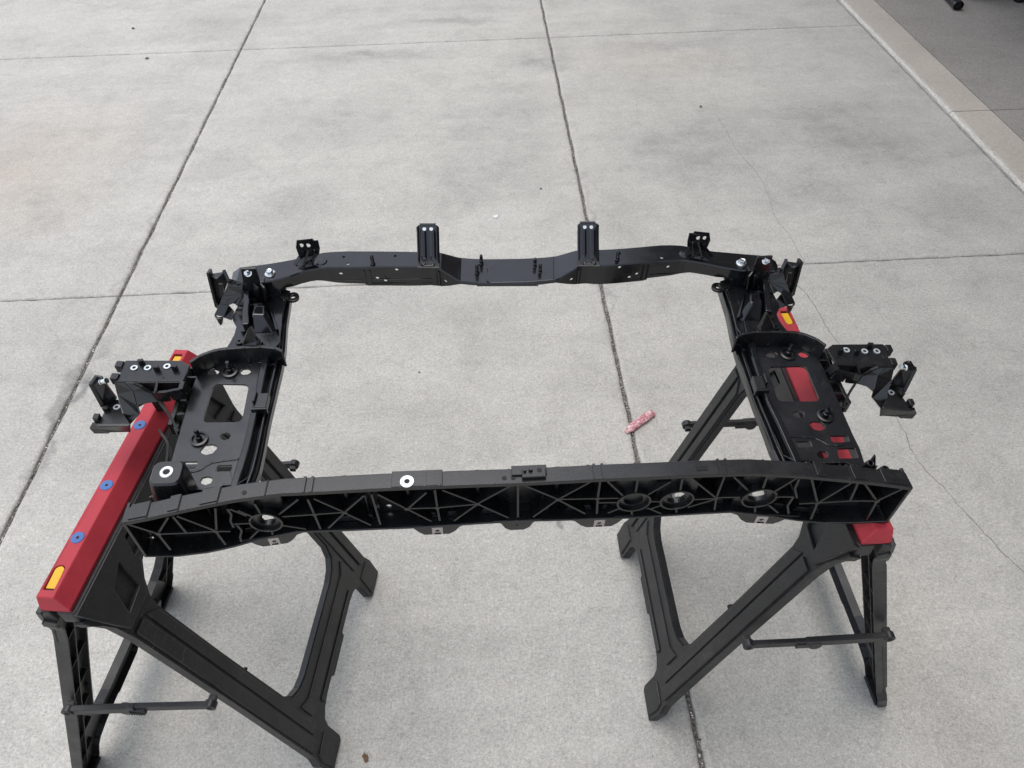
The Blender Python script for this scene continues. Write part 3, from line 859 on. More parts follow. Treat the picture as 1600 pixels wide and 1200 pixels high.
for x_ in (-.405, -.36, -.235, -.205, -.125, -.09, -.035, .035, .085, .125, .20, .27, .36, .40):
    r = MB(); w_ = 0.012 + 0.006 * math.sin(x_ * 97)
    r.prism([(x_ - w_, zb(x_) + 0.006), (x_ + w_, zb(x_) + 0.006), (x_ + w_ * 0.8, zb(x_) + 0.017), (x_ - w_ * 0.8, zb(x_) + 0.017)], 0.012, DEP - 0.001, (), lambda x, z, t: (x, yf(x) + t, z))
    r.build('inner_step', M['plastic'], beam, mapf=lambda x, y, z: W(x, y, z), bevel=0.001)
    r = MB(); r.prism([(x_ - 0.001, zb(x_) + 0.018), (x_ + 0.001, zb(x_) + 0.018), (x_ + 0.001, ZT - 0.008), (x_ - 0.001, ZT - 0.008)], 0.017, DEP - 0.001, (), lambda x, z, t: (x, yf(x) + t, z))
    r.build('inner_rib', M['plastic'], beam, mapf=lambda x, y, z: W(x, y, z))
# node bosses where ribs meet, round collars
for (x, z) in [(-0.0529, 0.0013), (0.0537, 0.0041), (-0.2318, -0.0049), (-0.1495, -0.0041), (-0.2702, -0.006), (-0.1092, -0.0043), (0.1038, 0.0007), (-0.4644, 0.009), (-0.3999, -0.0145), (0.4662, 0.0069), (0.3986, -0.0119), (0.2662, -0.0108)]:
    r = MB(); r.lathe((x, yf(x) + 0.0002, z), (0, 1, 0), [(0, 0), (0.0036, 0), (0.0036, 0.02), (0, 0.02)], 10)
    r.build('rib_boss', M['plastic'], beam, mapf=lambda x, y, z: W(x, y, z))
for (x, z, op) in rings_:
    r = MB()
    r.tube((x, yf(x) - 0.0004, z), (0, 1, 0), 0.0205, 0.0232, 0.010, 32)
    r.lathe((x, yf(x), z), (0, 1, 0), [(0.0132, 0.0045), (0.022, 0.0045), (0.022, 0.0065), (0.0148, 0.0065), (0.0148, 0.0105), (0.0132, 0.0105)], 32)
    r.build('hole_collar', M['plastic'], beam, mapf=lambda x, y, z: W(x, y, z))
    if not op:
        r = MB(); r.cyl((x, yf(x) + 0.009, z), (0, 1, 0), 0.0134, 0.002, 24)
        r.build('blanked_hole', M['plastic'], beam, mapf=lambda x, y, z: W(x, y, z))
# hanging tabs with clip nuts
for (x, z) in [(-0.3348, -0.0641), (-0.1123, -0.0637), (0.113, -0.0633), (0.3414, -0.0619)]:
    zz = zb(x)
    tb = MB()
    hum = [(-0.048, 0.003), (-0.034, -0.003), (-0.026, -0.016), (-0.019, -0.0235), (0.017, -0.0235), (0.025, -0.017), (0.033, -0.005), (0.048, 0.003)]
    if x > 0: hum = [(-a, b) for a, b in reversed(hum)]
    tb.prism([(x + a, zz + b) for a, b in hum], 0.0015, 0.0045, (), lambda x, z, t: (x, yf(x) + t, z))
    tb.build('clip_tab', M['plastic'], beam, mapf=lambda x, y, z: W(x, y, z), bevel=0.0006)
    cn = MB(); zc = zz - 0.0115
    cn.prism(rounded([(x - 0.0075, zc - 0.0095), (x + 0.0075, zc - 0.0095), (x + 0.0075, zc + 0.0085), (x - 0.0075, zc + 0.0085)], 0.001, 2), 0.0002, 0.0058, [circ(x, zc, 0.0031, n=14)], lambda x, z, t: (x, yf(x) + t, z))
    cno = cn.build('clip_nut', M['nut'], beam, mapf=lambda x, y, z: W(x, y, z))
    cn = MB(); cn.box((x, yf(x) - 0.0003, zc - 0.0062), (0.009, 0.0022, 0.0012)); cn.box((x, yf(x) + 0.0035, zc), (0.007, 0.001, 0.007))
    cn.build('clip_slot', M['dark'], beam, mapf=lambda x, y, z: W(x, y, z))
tb = MB()
xc = 0.0007
tb.prism([(xc + a, zb(xc) + b) for a, b in [(-0.034, 0.003), (-0.022, -0.005), (-0.017, -0.017), (-0.010, -0.023), (0.010, -0.023), (0.017, -0.017), (0.022, -0.005), (0.034, 0.003)]], 0.0, 0.004, [circ(xc, zb(xc) - 0.010, 0.0016, n=10)], lambda x, z, t: (x, yf(x) + t, z))
tb.build('centre_tab', M['plastic'], beam, mapf=lambda x, y, z: W(x, y, z), bevel=0.0006)
# ridges, pads and steps on the top of the beam
def top_box(x0, x1, t0, t1, h, name='top_pad', mat='plastic', bev=0.0006, z0=None):
    b = MB(); z0 = ZT - 0.0005 if z0 is None else z0
    n = max(1, int(abs(x1 - x0) / 0.03)); rr = []
    for i in range(n + 1):
        x = x0 + (x1 - x0) * i / n
        rr.append([(x, yf(x) + t0, z0), (x, yf(x) + t1, z0), (x, yf(x) + t1, z0 + h), (x, yf(x) + t0, z0 + h)])
    b.loft(rr)
    return b.build(name, M[mat], beam, mapf=lambda x, y, z: W(x, y, z), bevel=bev)
for x in [-0.274, -0.2648, -0.1219, -0.104, 0.096, 0.1064, 0.2571, 0.2676]:
    top_box(x - 0.0016, x + 0.0016, -0.0012, 0.022, 0.0032, 'top_ridge', bev=0)
for (x0, x1) in [(-0.4867, -0.4647), (-0.4412, -0.4282), (-0.4028, -0.3801), (0.3799, 0.3917), (0.4244, 0.439), (0.4605, 0.4886)]:
    top_box(x0, x1, 0.002, 0.0235, 0.0022)
for x in [-0.4284, -0.3801, -0.4652, 0.4219, 0.463, 0.3751, -0.3202]:
    top_box(x - 0.0009, x + 0.0009, -0.0005, 0.0225, 0.0014, 'top_seam', 'dark', 0)
bx = [(-0.009, -0.271), (0.0366, -0.2707), (0.0353, -0.2892), (0.0039, -0.2886), (0.0046, -0.2761), (0.032, -0.2774)]
top_box(bx[0][0], bx[1][0], 0.010, 0.024, 0.004, 'top_pad')
top_box(bx[3][0], bx[2][0], 0.004, 0.017, 0.007, 'latch_block', bev=0.001)
def on_top(x, t, z, r, h, name, mat, n=14, ring=None):
    b = MB(); y = yf(x) + t
    if ring: b.tube((x, y, z), (0, 0, 1), ring, r, h, n)
    else: b.cyl((x, y, z), (0, 0, 1), r, h, n)
    return b.build(name, M[mat], beam, mapf=lambda x, y, z: W(x, y, z))
for (x, t, r) in [(0.0079, 0.013, 0.0022), (0.0154, 0.014, 0.0028)]:
    on_top(x, t, ZT + 0.006, r, 0.005, 'latch_pin', 'plastic')
for (x, t) in [(0.027, 0.0135)]:
    on_top(x, t, ZT + 0.0045, 0.0033, 0.0024, 'top_hole', 'dark')
for (x, t) in [(-0.0182, 0.008), (-0.0069, 0.008), (-0.3482, 0.008)]:
    on_top(x, t, ZT - 0.004, 0.0031, 0.0046, 'top_hole', 'dark')
sx_ = 0.2342
top_box(sx_ - 0.0075, sx_ + 0.0075, 0.006, 0.013, 0.0012, 'top_hole', 'dark', 0)
wx = (-0.1444, -0.2818)
top_box(wx[0] - 0.020, wx[0] + 0.045, 0.0, 0.0235, 0.0022)
on_top(wx[0], wx[1] - yf(wx[0]), ZT + 0.0016, 0.0088, 0.0014, 'washer', 'sleeve', 28, 0.0036)
on_top(wx[0], wx[1] - yf(wx[0]), ZT + 0.0014, 0.0043, 0.0010, 'washer_hole', 'dark', 16)
# funnel bosses inside the beam under the top skin
for x in [-0.2272, -0.1461, -0.0524, 0.0514]:
    b = MB(); b.lathe((x, yf(x) + 0.013, ZT - 0.004), (0, 0, -1), [(0, 0), (0.012, 0), (0.010, 0.005), (0.004, 0.016), (0.003, 0.03), (0, 0.03)], 16)
    b.build('funnel_boss', M['plastic'], beam, mapf=lambda x, y, z: W(x, y, z))

# ---- side panels with rails, walls, ladder ribs and support arms
CREASE = [(-.262, .386), (-.24, .386), (-.148, .3786), (-.10, .3785), (-.027, .382), (.03, .386), (.125, .388)]
EDGE = [(-.262, .359), (-.247, .3587), (-.222, .3552), (-.126, .3537), (-.034, .352), (.0045, .3535), (.06, .359), (.125, .361)]
PLATE = [(0.3854, -0.0216), (0.3805, -0.0978), (0.3804, -0.1476), (0.3867, -0.2402), (0.4016, -0.2425), (0.4421, -0.2468), (0.4773, -0.2512), (0.4798, -0.2245), (0.4785, -0.1987), (0.4786, -0.0666), (0.4766, -0.0413), (0.4722, -0.0308), (0.4615, -0.024), (0.4432, -0.0199)]
PLATE_HOLES = dict(
 oval1=[(0.4632, -0.0398), (0.4606, -0.0349), (0.4551, -0.0329), (0.4488, -0.0354), (0.4468, -0.0399), (0.4495, -0.0445), (0.4563, -0.0462), (0.4613, -0.044)],
 oval2=[(0.4147, -0.0386), (0.4115, -0.0342), (0.4048, -0.0331), (0.3989, -0.0364), (0.3972, -0.0409), (0.4006, -0.0446), (0.4081, -0.0457), (0.4128, -0.0431)],
 window=rounded([(0.4507, -0.0631), (0.3944, -0.0646), (0.3918, -0.1345), (0.4516, -0.1347)], 0.010, 5),
 round1=[(0.4434, -0.1827), (0.4391, -0.174), (0.4305, -0.1727), (0.4227, -0.1756), (0.4209, -0.18), (0.4254, -0.1879), (0.4333, -0.1903), (0.441, -0.1873)],
 slot1=rounded([(0.4679, -0.2005), (0.4427, -0.2009), (0.4432, -0.2118), (0.4685, -0.2114)], 0.003, 3),
 slot2=rounded([(0.4136, -0.2082), (0.3933, -0.2082), (0.3933, -0.2186), (0.4143, -0.2183)], 0.003, 3),
 round2=[(0.4318, -0.2324), (0.4301, -0.2274), (0.424, -0.2259), (0.4178, -0.2279), (0.4157, -0.2318), (0.4174, -0.2368), (0.4233, -0.2391), (0.4295, -0.2368)],
 dark1=[(0.4204, -0.1591), (0.419, -0.155), (0.4132, -0.1529), (0.4068, -0.1553), (0.405, -0.1595), (0.4073, -0.1642), (0.4135, -0.1662), (0.4187, -0.1633)])
SLOT3 = rounded([(0.447, -0.2225), (0.4734, -0.2225), (0.4731, -0.2397), (0.4449, -0.2397)], 0.003, 3)
SLOT4 = rounded([(0.4441, -0.1995), (0.4706, -0.2004), (0.4695, -0.2118), (0.4437, -0.2114)], 0.003, 3)
def make_side(s):
    mp = side(s)
    mb = MB()
    holes = list(PLATE_HOLES.values())
    if s > 0:
        holes = [h_ for k_, h_ in PLATE_HOLES.items() if k_ not in ('slot1',)] + [SLOT3, SLOT4]
    mb.prism(PLATE, -0.0035, 0.0, holes)
    outline = PLATE
    sp = mb.build('side_panel', M['panel'], frame, mapf=mp, bevel=0.0007)
    def add(name, mat, b, bevel=0.0, parent=None, smooth=False):
        return b.build(name, M[mat], parent or sp, mapf=mp, bevel=bevel, smooth=smooth)
    # hem under the plate edge
    b = MB()
    lp = with_z(PLATE, -0.003)
    b.strip(lp[3:11], 0.003, 0.022)
    add('panel_hem', 'plastic', b)
    # embossed step line
    b = MB(); ln = [(0.458, -0.217), (0.4465, -0.2179), (0.4366, -0.2157), (0.4294, -0.2087), (0.4226, -0.2038), (0.4063, -0.2011), (0.3867, -0.1988)]
    b.strip(with_z(dense(ln, 0.01), 0.0014), 0.003, 0.002)
    add('embossed_step', 'panel', b, 0.0008)
    # inner rail: folded channel along the opening
    b = MB(); rr = []
    prof = [(0.0, -0.002), (0.02, 0.010), (0.08, 0.0125), (0.36, 0.0125), (0.42, 0.009), (0.45, -0.006), (0.66, -0.006), (0.70, 0.007), (0.80, 0.007), (0.83, -0.003), (0.90, -0.003), (0.93, 0.001), (1.0, -0.002), (1.0, -0.014), (0.95, -0.014), (0.90, -0.010), (0.10, -0.010), (0.0, -0.006)]
    yy = [-.258 + (.125 + .258) * i / 30 for i in range(31)]
    for y in yy:
        a, e = interp(CREASE, y), interp(EDGE, y)
        rr.append([(a + (e - a) * t, y, z) for t, z in prof])
    b.loft(rr)
    add('inner_rail', 'ecoat', b, 0.0012)
    # clip on the rail
    cx, cy = (0.3671, -0.1103)
    b = MB(); b.box((cx - 0.003, cy, 0.012), (0.016, 0.026, 0.012)); b.box((cx + 0.007, cy + 0.004, 0.014), (0.004, 0.018, 0.018)); b.box((cx - 0.001, cy - 0.014, 0.011), (0.022, 0.004, 0.012))
    add('rail_clip', 'plastic', b, 0.001)
    # cross wall between the two plates
    wl = [(0.478, -0.049), (0.4673, -0.0358), (0.4526, -0.0264), (0.4422, -0.0225), (0.4302, -0.0208), (0.4042, -0.019), (0.3793, -0.0186), (0.357, -0.0228), (0.3455, -0.0297)]
    b = MB()
    n = len(wl)
    b.strip([(x, y, 0.031) for x, y in wl], 0.003, 0.033)
    b.strip([(x, y + 0.001, 0.0315) for x, y in wl], 0.0042, 0.0025)
    add('cross_wall', 'plastic', b, 0.0006)
    # upper plate
    up_ = [(0.4397, -0.0025), (0.4357, 0.0105), (0.4326, 0.0251), (0.4324, 0.0412), (0.4394, 0.0529), (0.443, 0.0615), (0.441, 0.0825), (0.4385, 0.1022), (0.4384, 0.1099), (0.4393, 0.1364), (0.4373, 0.145), (0.4099, 0.1454), (0.3775, 0.1433), (0.3683, 0.1343), (0.3671, 0.0998), (0.3626, 0.0483), (0.3603, 0.0137), (0.3641, -0.0054), (0.3988, -0.0041)]
    b = MB(); b.prism(up_, 0.0085, 0.012)
    add('upper_plate', 'ecoat', b, 0.001)
    # pressed pedestal on the upper plate
    lo = with_z([(0.4225, 0.0972), (0.393, 0.0959), (0.3671, 0.0361), (0.3718, 0.0259), (0.403, 0.0267)], 0.0115)
    hi = with_z([(0.4034, 0.0661), (0.3891, 0.0657), (0.3849, 0.0481), (0.3874, 0.0453), (0.4045, 0.0463)], 0.034)
    b = MB(); b.loft([lo, hi])
    add('pressed_boss', 'ecoat', b, 0.003)
    lo = with_z([(0.394, 0.0941), (0.3836, 0.0784), (0.364, 0.0325), (0.3704, 0.0328)], 0.0115); hi = with_z([(0.3863, 0.0775), (0.3812, 0.0691), (0.3646, 0.0282), (0.3679, 0.0283)], 0.021)
    b = MB(); b.loft([lo, hi]); add('pressed_rib', 'ecoat', b, 0.002)
    # dark recess at the head of the boss
    b = MB(); b.plate3([(0.4166, 0.0944, 0.0135), (0.3935, 0.0932, 0.0135), (0.3878, 0.0642, 0.034), (0.4031, 0.0646, 0.034)], 0.002); add('boss_face', 'ecoat', b)
    q0, q1 = [(0.425, 0.1108, 0.036), (0.4108, 0.0278, 0.032)]
    b = MB(); b.bar(q0, q1, 0.0105, 0.024); add('long_rib', 'ecoat', b, 0.002)
    b = MB(); q = (0.4171, 0.0301, 0.016); b.cyl((q[0], q[1], 0.011), (0, 0, 1), 0.0055, 0.008, 14); add('plate_button', 'plastic', b)
    for q in [(0.421, 0.0083, 0.014), (0.3908, 0.0065, 0.014)]:
        b = MB(); b.tube((q[0], q[1], 0.011), (0, 0, 1), 0.0022, 0.006, 0.005, 14); add('screw_boss', 'ecoat', b)
    # upright hook beside the cross wall
    b = MB(); b.plate3([(0.4039, -0.0008, 0.036), (0.39, -0.0037, 0.06), (0.3873, -0.0061, 0.04), (0.3843, -0.0083, 0.034), (0.3854, -0.0133, 0.03), (0.4079, -0.0088, 0.026), (0.4093, -0.0038, 0.03)], 0.007)
    b.bar(*[(0.4049, -0.0116, 0.03), (0.4032, -0.0231, 0.002)], 0.004, 0.018); b.bar(*[(0.3864, -0.0123, 0.03), (0.3856, -0.0208, 0.002)], 0.004, 0.018)
    b.plate3([(0.4058, -0.0106, 0.03), (0.3858, -0.0113, 0.03), (0.3858, -0.0173, 0.01), (0.4039, -0.0167, 0.01)], 0.003)
    add('hook', 'plastic', b, 0.0008)
    # studs on round pads
    for (x, y) in [(0.4299, -0.0404), (0.4485, -0.1647)]:
        b = MB(); b.lathe((x, y, -0.001), (0, 0, 1), [(0, 0), (0.0125, 0), (0.0125, 0.0045), (0.0095, 0.0052), (0.0085, 0.002), (0.004, 0.002), (0.004, 0.006), (0, 0.006)], 24)
        st = add('stud', 'plastic', b, 0, None)
        b = MB(); b.lathe((x, y, 0.004), (-0.06, 0.0, 1), [(0, 0), (0.0048, 0), (0.0048, 0.004), (0.0030, 0.005), (0.0030, 0.009), (0.0036, 0.0095), (0.0030, 0.010), (0.0036, 0.0115), (0.0030, 0.012), (0.0036, 0.0135), (0.0030, 0.014), (0.0034, 0.0155), (0.0028, 0.019), (0, 0.019)], 12)
        o_ = b.build('stud_shank', M['ecoat'], sp, mapf=mp)
    # ladder between plate and outer rail
    lr = [(0.4963, -0.0263), (0.4931, -0.0733), (0.4938, -0.1176), (0.4952, -0.1388)]
    b = MB(); b.strip(with_z(lr, 0.001), 0.006, 0.024); add('ladder_rail', 'plastic', b, 0.0006)
    for a, c in [((0.492, -0.0308), (0.4708, -0.0301)), ((0.4928, -0.0497), (0.4773, -0.049)), ((0.4911, -0.0733), (0.4774, -0.0727)), ((0.4937, -0.0969), (0.4793, -0.0964)), ((0.4951, -0.1197), (0.4803, -0.1173))]:
        b = MB(); b.bar((*a, -0.0015), (*c, -0.0015), 0.0032, 0.022); add('ladder_rung', 'plastic', b)
    b = MB(); b.prism([(0.5072, -0.0136), (0.4867, -0.0108), (0.4873, -0.0476), (0.4896, -0.1329), (0.5047, -0.1246), (0.5044, -0.058)], -0.024, -0.022); add('ladder_floor', 'dark', b)
    # stepped lip towards the beam
    lp = [(0.492, -0.2569, 0.002), (0.491, -0.2546, 0.002), (0.471, -0.2536, 0.002), (0.459, -0.2513, 0.002), (0.4515, -0.2475, 0.002), (0.4412, -0.2465, 0.002), (0.42, -0.247, 0.002), (0.4004, -0.2474, 0.002), (0.3954, -0.2478, 0.012), (0.3757, -0.2475, 0.012), (0.3776, -0.2513, 0.004)]
    b = MB(); b.strip(lp, 0.0028, 0.032); add('front_lip', 'plastic', b, 0.0006)
    for a in [(0.474, -0.2527), (0.4418, -0.2456), (0.4107, -0.2461)]:
        b = MB(); b.bar((a[0], a[1], 0.0005), (a[0] + 0.001, yf(a[0]) + 0.028, 0.0005), 0.0028, 0.028); add('lip_rib', 'plastic', b)
    x0_, x1_ = lp[0][0], lp[-2][0]
    b = MB(); b.prism([(x0_, yf(x0_) + 0.026), (x1_ - 0.01, yf(x1_) + 0.026), (x1_ - 0.01, lp[-2][1] + 0.004), (x0_, lp[0][1] + 0.004)], -0.031, -0.027); add('lip_floor', 'dark', b)

    # corner wing and outer channel at the far end
    b = MB(); wg = [(0.4471, 0.1122, 0.05), (0.4246, 0.1051, 0.05), (0.4518, 0.1003, 0.042), (0.4267, 0.1015, 0.041), (0.4597, 0.0935, 0.03), (0.4293, 0.0973, 0.031), (0.4659, 0.0868, 0.018), (0.4507, 0.0843, 0.018), (0.4763, 0.0773, 0.003), (0.4596, 0.0723, 0.003)]
    for i_ in range(0, 8, 2):
        b.plate3([wg[i_], wg[i_ + 1], wg[i_ + 3], wg[i_ + 2]], 0.003)
    b.plate3([(0.4293, 0.0973, 0.031), (0.4334, 0.094, 0.024), (0.4396, 0.0853, 0.016), (0.442, 0.0876, 0.018), (0.4448, 0.0867, 0.02), (0.4507, 0.0843, 0.018), (0.4548, 0.0885, 0.025)], 0.003)
    b.plate3([(0.426, 0.1073, 0.048), (0.4192, 0.1146, 0.04), (0.4235, 0.1051, 0.024), (0.4323, 0.0934, 0.012), (0.4415, 0.0896, 0.012), (0.4353, 0.0983, 0.02), (0.431, 0.102, 0.028)], 0.003)
    add('corner_wing', 'plastic', b, 0.0008)
    b = MB(); b.plate3([(0.4768, 0.0784, 0.002), (0.4711, 0.0727, 0.0), (0.4622, 0.0737, 0.0), (0.4684, 0.0772, -0.016), (0.4707, 0.074, -0.016), (0.4722, 0.0742, -0.01)], 0.004); b.plate3([(0.4623, 0.074, 0.0), (0.4547, 0.0926, 0.01), (0.4457, 0.0834, 0.006), (0.4497, 0.0714, -0.004)], 0.003); add('wing_tail', 'plastic', b)
    b = MB()
    hl_ = [tuple(q) for q in [(0.4671, 0.1106, 0.056), (0.466, 0.1102, 0.056), (0.4642, 0.1081, 0.056), (0.4634, 0.1057, 0.056), (0.4646, 0.1046, 0.056), (0.467, 0.1053, 0.056), (0.4694, 0.1081, 0.056), (0.4691, 0.1102, 0.056)]]
    b.plate3([(0.4804, 0.1154, 0.056), (0.4563, 0.1209, 0.056), (0.4503, 0.1127, 0.046), (0.4776, 0.0991, -0.004), (0.4819, 0.1022, -0.004)], 0.0025, [hl_])
    fl = [(0.4767, 0.1069, 0.066), (0.4779, 0.0945, 0.004)]; b.bar(fl[0], fl[1], 0.004, 0.014)
    fl = [(0.4518, 0.1126, 0.068), (0.4443, 0.1002, 0.056)]; b.bar(fl[0], fl[1], 0.005, 0.018)
    fl = [(0.46, 0.0956, 0.054), (0.4646, 0.0948, 0.026)]; b.bar(fl[0], fl[1], 0.003, 0.006)
    add('outer_channel', 'plastic', b, 0.0006)
    # upright bolt tab
    tabp = [(0.4153, 0.0898, 0.092), (0.3911, 0.0892, 0.092), (0.3928, 0.0932, 0.07), (0.3952, 0.0958, 0.056), (0.4221, 0.0969, 0.056), (0.4191, 0.0944, 0.074)]
    b = MB(); b.plate3(tabp, 0.004); b.bar(*[(0.4042, 0.0941, 0.058), (0.4129, 0.1025, 0.02)], 0.004, 0.012); b.bar(*[(0.3943, 0.0934, 0.058), (0.4025, 0.102, 0.02)], 0.004, 0.012); b.box((0.4065, 0.1088, 0.034), (0.030, 0.012, 0.034))
    tb_ = add('bolt_tab', 'plastic', b, 0.0012)
    q = (0.4063, 0.0896, 0.083)
    b = MB(); dr = Vector((0, -0.83, 0.55))
    b.lathe(Vector(q), dr, [(0, 0), (0.0062, 0), (0.0062, 0.0016), (0.0044, 0.0018), (0.0040, 0.004), (0.0030, 0.0045), (0.0030, 0.009), (0.0034, 0.0105), (0.0026, 0.0125), (0, 0.0125)], 16)
    add('bolt', 'zinc', b, 0, tb_)
    # eye tab on the inner corner
    q = (0.3512, 0.1043, 0.015)
    b = MB(); b.tube((q[0], q[1], 0.012), (0, 0, 1), 0.0042, 0.0105, 0.005, 22)
    e = [(0.365, 0.1198, 0.016), (0.3566, 0.1163, 0.016), (0.358, 0.0952, 0.016), (0.3664, 0.1016, 0.016)]; b.plate3(e, 0.005)
    add('eye_tab', 'plastic', b, 0.0006)
    b = MB(); b.plate3([(0.3809, 0.1265, 0.03), (0.3633, 0.1258, 0.03), (0.364, 0.1175, 0.018), (0.366, 0.0998, 0.012), (0.3801, 0.1135, 0.014), (0.3819, 0.1222, 0.02)], 0.004); add('corner_gusset', 'plastic', b)
    b = MB(); q = (0.3884, 0.1235, 0.03); b.box((q[0], q[1] - 0.006, 0.020), (0.036, 0.020, 0.018)); add('corner_block', 'ecoat', b, 0.001)
    b = MB(); b.lathe(q, (0, -0.2, 1), [(0, 0), (0.006, 0), (0.006, 0.0015), (0.0035, 0.002), (0.0035, 0.005), (0, 0.005)], 14); add('nut', 'zinc', b)

    # support arm reaching outwards
    top = [(0.5706, -0.0447), (0.5306, -0.0448), (0.4904, -0.0454), (0.4852, -0.0487), (0.4776, -0.0543), (0.4787, -0.0698), (0.4803, -0.0842), (0.5439, -0.0867), (0.5706, -0.0886), (0.5702, -0.0836), (0.5706, -0.0786), (0.5697, -0.0733), (0.5691, -0.0647), (0.5717, -0.0581), (0.5722, -0.0499)]
    b = MB(); b.prism(top, 0.0265, 0.030)
    sk = with_z(top, 0.029)
    b.strip(sk[:3], 0.003, 0.024); b.strip(sk[6:] + sk[:1], 0.003, 0.024)
    arm = add('support_arm', 'plastic', b, 0.0007)
    A_ = lambda n, m_, bb, bev=0.0: add(n, m_, bb, bev, sp)
    for (x, y) in [(0.5541, -0.0598), (0.535, -0.0599), (0.5078, -0.0572)]:
        b = MB(); b.tube((x, y, 0.0302), (0, 0, 1), 0.0026, 0.0050, 0.0014, 18); A_('arm_sleeve', 'sleeve', b)
        b = MB(); b.cyl((x, y, 0.0300), (0, 0, 1), 0.0027, 0.0006, 10); A_('sleeve_hole', 'dark', b)
    for (x, y) in [(0.5452, -0.0516), (0.5201, -0.0644), (0.4947, -0.0634)]:
        b = MB(); b.box((x, y, 0.034), (0.0075, 0.004, 0.010)); b.box((x, y + 0.001, 0.033), (0.003, 0.008, 0.007)); A_('arm_peg', 'plastic', b)
    b = MB(); x, y = (0.5079, -0.0782); b.cyl((x, y, 0.0298), (0, 0, 1), 0.0018, 0.0005, 10); A_('arm_hole', 'dark', b)
    for q in [(0.576, -0.0537, 0.026), (0.574, -0.0792, 0.026)]:
        b = MB(); b.box(q, (0.010, 0.012, 0.014)); A_('arm_stop', 'plastic', b, 0.001)
    b = MB(); b.strip([(0.515, -0.0856, 0.03), (0.5164, -0.0989, 0.024)], 0.0035, 0.02); b.strip([(0.5194, -0.0981, 0.022), (0.5095, -0.0981, 0.022), (0.5022, -0.0967, 0.022), (0.4921, -0.0951, 0.024), (0.4829, -0.0947, 0.026)], 0.004, 0.02); b.strip([(0.4806, -0.0844, 0.03), (0.4828, -0.095, 0.026)], 0.006, 0.02)
    A_('arm_rib', 'plastic', b)
    b = MB(); b.prism([(0.575, -0.0473), (0.5405, -0.045), (0.5343, -0.0603), (0.5467, -0.0626), (0.561, -0.0569)], -0.024, -0.022); A_('arm_floor', 'dark', b)
    b = MB(); b.plate3([(0.5708, -0.0894, 0.03), (0.5568, -0.0896, 0.03), (0.5478, -0.0956, 0.02), (0.5458, -0.1073, 0.002), (0.5465, -0.1118, -0.014), (0.5601, -0.1254, -0.024), (0.5651, -0.1267, -0.04), (0.5649, -0.1226, -0.026), (0.5666, -0.1171, -0.02), (0.5715, -0.0965, 0.012)], 0.004); A_('arm_post', 'plastic', b)
    b = MB(); b.plate3([(0.5568, -0.0896, 0.03), (0.5452, -0.0893, 0.03), (0.536, -0.0908, 0.024), (0.5271, -0.0916, 0.014), (0.5184, -0.0984, 0.002), (0.5371, -0.097, -0.004), (0.5514, -0.1015, -0.012), (0.5458, -0.1073, 0.002), (0.5478, -0.0956, 0.02)], 0.003); A_('arm_gusset', 'plastic', b)
    b = MB(); b.strip(dense([(0.5453, -0.0898, 0.031), (0.535, -0.0922, 0.026), (0.526, -0.0933, 0.016), (0.517, -0.1004, 0.005), (0.5042, -0.1154, 0.002), (0.4924, -0.1316, 0.002), (0.481, -0.1508, 0.002)], 0.02), 0.0034, 0.010); A_('arm_curve', 'dark', b)
    pl = [(0.5966, -0.088), (0.582, -0.0874), (0.5711, -0.1102), (0.5556, -0.1298), (0.5542, -0.1341), (0.5972, -0.1362), (0.596, -0.1191), (0.5945, -0.1069)]
    b = MB(); b.prism(pl, -0.016, -0.012); A_('arm_platform', 'plastic', b, 0.0006)
    lipo = [(0.5973, -0.1359, -0.012), (0.5542, -0.1338, -0.012), (0.5621, -0.1288, -0.034), (0.5889, -0.1301, -0.034), (0.5933, -0.1296, -0.038), (0.6134, -0.13, -0.038), (0.6153, -0.1297, -0.026), (0.6067, -0.1315, -0.014)]
    hl_ = [] 
    b = MB(); b.plate3(lipo, 0.004); A_('platform_lip', 'plastic', b, 0.0006)
    x, y = (0.5797, -0.1031)
    b = MB(); b.tube((x, y, -0.0118), (0, 0, 1), 0.0026, 0.0048, 0.0014, 18); A_('arm_sleeve', 'sleeve', b)
    b = MB(); b.cyl((x, y, -0.012), (0, 0, 1), 0.0027, 0.0006, 10); A_('sleeve_hole', 'dark', b)
    b = MB(); b.plate3([(0.5984, -0.0803, 0.034), (0.587, -0.0847, 0.036), (0.5832, -0.0904, 0.03), (0.5833, -0.0863, -0.01), (0.5866, -0.087, -0.012), (0.596, -0.1083, -0.014), (0.598, -0.0981, -0.004), (0.606, -0.0894, 0.026)], 0.006)
    b.bar(*[(0.5955, -0.084, 0.038), (0.6035, -0.093, 0.03)], 0.006, 0.012); b.bar(*[(0.6033, -0.093, 0.03), (0.5968, -0.1056, -0.008)], 0.006, 0.012)
    ta = A_('end_tab', 'plastic', b, 0.0008)
    q = Vector((0.5875, -0.0922, 0.033))
    b = MB(); dr = Vector((-0.75, -0.1, 0.35))
    b.lathe(q, dr, [(0, 0), (0.0046, 0), (0.0046, 0.0015), (0.0034, 0.002), (0.0034, 0.008), (0.0042, 0.0085), (0.0042, 0.0105), (0, 0.0105)], 14); A_('tab_bolt', 'zinc', b)
    b = MB(); b.box((0.5997, -0.1252, -0.012), (0.008, 0.010, 0.016)); b.box((0.5921, -0.1086, -0.01), (0.008, 0.006, 0.012)); A_('platform_stop', 'plastic', b, 0.001)
